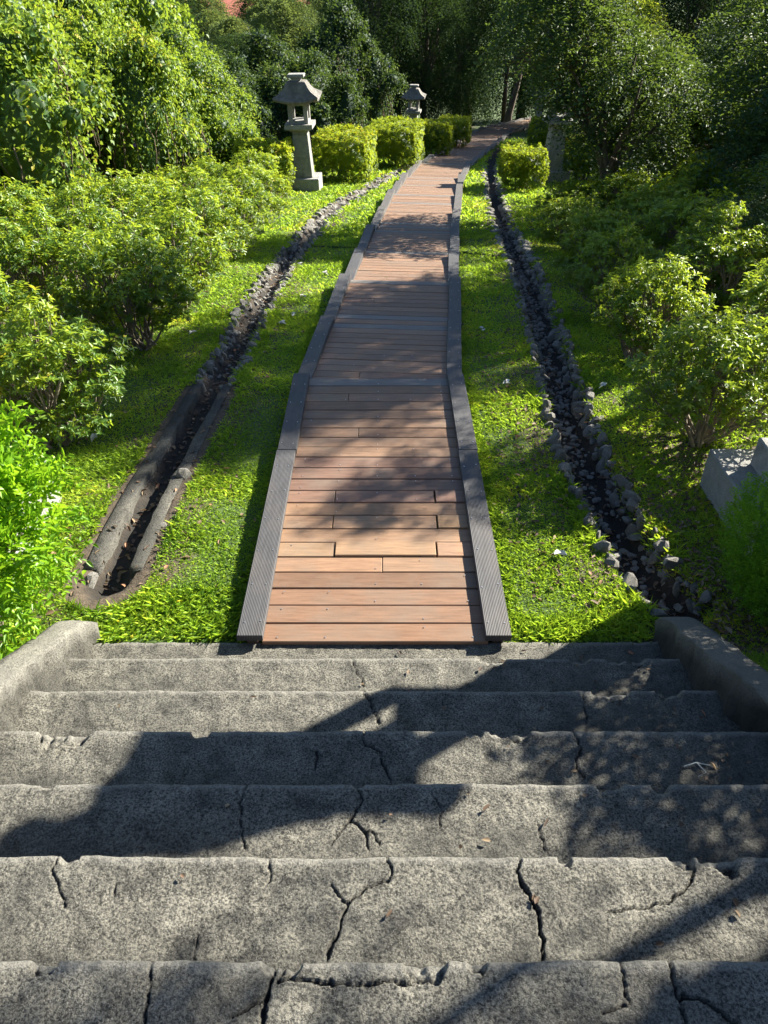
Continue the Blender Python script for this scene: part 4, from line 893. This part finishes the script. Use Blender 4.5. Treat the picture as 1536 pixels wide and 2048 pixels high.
# ------------------------------------------------------------------ grass, litter and small things
def grass():
    r = np.random.default_rng(900); lv = Leaves(900)
    def batch(n, x0, x1, y0, y1, L, W, keep=None, dry=0.0):
        x = r.uniform(x0, x1, n); y = r.uniform(y0, y1, n)
        dens = .5 + .5 * fbm(x * 1.6, y * 1.6, 33)
        ok = (np.abs(x - path_x(y)) > .74) & (pl_dist(x, y, LDR) > .15 + .10 * ((y < 6.3) & (x < 0)) * (pl_dist(x, y, LDR) > 0)) & (pl_dist(x, y, RDR) > .16) & (pl_dist(x, y, XDR[0]) > .05) & (pl_dist(x, y, XDR[1]) > .05)
        ok &= ~((y < 3.05) & (x > -1.86) & (x < 1.80)) & ~((y < 6.3) & (y > 3.5) & (x < 0) & (pl_dist(x, y, LDR) < .185) & (r.uniform(0, 1, n) > .08))
        off = np.abs(x - path_x(y)); ok &= (r.uniform(0, 1, n) < np.clip(1.25 - .55 * np.clip(off - 1.9, 0, 1.3), 0, 1))
        ok &= (dens > -.25) | (r.uniform(0, 1, n) < .35)
        if keep is not None: ok &= keep(x, y, r)
        x, y = x[ok], y[ok]; n = len(x)
        z = ground_z(x, y) - .004; th = r.uniform(0, 6.28, n); el = r.uniform(.15, 1.25, n)
        D = np.stack([np.cos(th) * np.cos(el), np.sin(th) * np.cos(el), np.sin(el)], -1); N = np.stack([-np.cos(th) * np.sin(el), -np.sin(th) * np.sin(el), np.cos(el)], -1) + r.normal(0, .3, (n, 3))
        patch = .5 * fbm(x * 2.2, y * 2.2, 44) * .35
        tint = np.clip(.50 + 1.6 * patch + r.normal(0, .16, n), 0, .97); s = (1 + .45 * vn(x * 3, y * 3, 55)) * r.uniform(.6, 1.3, n)
        lv.add(np.stack([x, y, z], -1), D, N, L * s, W * (.7 + .3 * s), tint, 1, .25)
    batch(190000, -2.9, 2.9, 2.4, 5.2, .034, .0068)
    batch(120000, -3.4, 3.2, 5.2, 8.5, .040, .0088)
    batch(90000, -4.5, 4.0, 8.5, 13.5, .050, .013)
    batch(52000, -5.5, 5.5, 13.5, 21, .075, .030)
    batch(30000, -6, 8, 21, 34, .12, .05)
    batch(3000, -2.9, -1.85, 1.2, 3.1, .09, .016)
    batch(3000, -1.62, -.78, 3.06, 3.5, .06, .008); batch(1500, .72, 1.5, 3.06, 3.25, .06, .008)
    edge_l = lambda x, y, r_: (pl_dist(x, y, LDR) < .30) & (vn(x * 4, y * 2.2, 66) > -.1)
    batch(20000, -2.1, -1.1, 3.2, 9.0, .065, .008, edge_l)
    edge_r = lambda x, y, r_: (pl_dist(x, y, RDR) < .32) & (vn(x * 4, y * 2.2, 67) > .1)
    batch(16000, 1.2, 2.2, 3.2, 9.0, .075, .008, edge_r)
    batch(5000, -.85, -.75, 3.1, 9.0, .06, .008); batch(5000, .62, .80, 3.1, 9.0, .06, .008)
    return lv.mesh('grass', M['grass'])
tag(obj('grass', grass()), 'short green lawn grass on both sides of the boardwalk', 'grass', kind='stuff')

def litter():
    r = np.random.default_rng(901); lv = Leaves(901); P = []
    n = 2600; x = r.uniform(1.72, 2.75, n); y = r.uniform(2.9, 5.2, n); ok = r.uniform(0, 1, n) < np.clip(1.2 - .45 * (y - 3), .12, 1); P.append((x[ok], y[ok]))
    for pl in (LDR, RDR):
        for p, d in along(pl, .012):
            if p[1] < 12 and r.random() < .95: P.append((np.array([p[0] + r.normal(0, .09)]), np.array([p[1] + r.normal(0, .05)])))
    n = 3200; x = r.uniform(-4.5, 4.5, n); y = r.uniform(3.2, 12, n); ok = (np.abs(x - path_x(y)) > .8); P.append((x[ok], y[ok]))
    n = 400; x = r.uniform(.9, 1.5, n); y = r.uniform(3.3, 8, n); P.append((x, y))
    x = np.concatenate([p[0] for p in P]); y = np.concatenate([p[1] for p in P]); z = ground_z(x, y) + .006 + r.uniform(0, .012, len(x))
    m_ = 70; kk = r.integers(1, 7, m_); sx_ = np.clip(1.5 - np.abs(r.normal(0, .9, m_)), -1.55, 1.5); x = np.concatenate([x, sx_]); y = np.concatenate([y, SD * (1.25 + kk) + r.uniform(.1, .34, m_)]); z = np.concatenate([z, (6 - kk) * SH + .012]); n = len(x)
    th = r.uniform(0, 6.28, n); D = np.stack([np.cos(th), np.sin(th), r.normal(0, .25, n)], -1); N = np.stack([r.normal(0, .35, n), r.normal(0, .35, n), np.ones(n)], -1)
    lv.add(np.stack([x, y, z], -1), D, N, .045 * r.uniform(.5, 1.5, n) * np.where(np.arange(n) >= n - m_, .6, 1), .022 * r.uniform(.6, 1.4, n) * np.where(np.arange(n) >= n - m_, .6, 1), np.clip(r.normal(.45, .25, n), 0, 1), 2, .2)
    return lv.mesh('dead_leaves', M['deadleaf'])
tag(obj('dead_leaves', litter()), 'brown dead leaves littering the drains and the bare ground', 'dead leaves', kind='stuff')

def pale_leaf(seed):
    r = np.random.default_rng(seed); lv = Leaves(seed)
    lv.add(np.array([[-.05, 0, .02]]), np.array([[1., .1, .05]]), np.array([[.1, .2, 1.]]), .10, .055, .5, 2, .25)
    lv.add(np.array([[0, .0, .03]]), np.array([[.3, 1., .1]]), np.array([[-.2, .1, 1.]]), .055, .04, .5, 2, .2)
    return lv.mesh('dry_leaf', M['paledry'])
PLF = [pale_leaf(s) for s in range(3)]
for i, (x, y) in enumerate([(-1.12, 8.05), (-1.02, 8.35), (-.98, 9.1), (-2.05, 7.75), (-2.35, 5.35), (-1.2, 10.9), (1.12, 6.3), (1.07, 7.85), (1.14, 3.82), (1.98, 6.25), (.95, 9.7), (-.80, 10.3)]):
    tag(obj('dry_leaf', PLF[i % 3], None, (x, y, gzf(x, y) + .015), (.2, .1, i * 1.1), (1.0, 1.0, 1.0)), 'pale curled dry leaf lying on the lawn', 'leaf', 'pale dry leaves on the lawn')
tw = MB().tube([(0, 0, .004), (.05, .012, .012), (.10, .004, .006)], [.003, .0028, .002], 5).tube([(.05, .012, .012), (.075, -.03, .01), (.04, -.045, .006)], [.0025, .002, .0015], 5)
tag(obj('twig', tw.mesh('twig', M['paledry']), None, (1.17, 1.80, 3 * SH + .004)), 'small pale forked twig on the right side of the steps', 'twig')
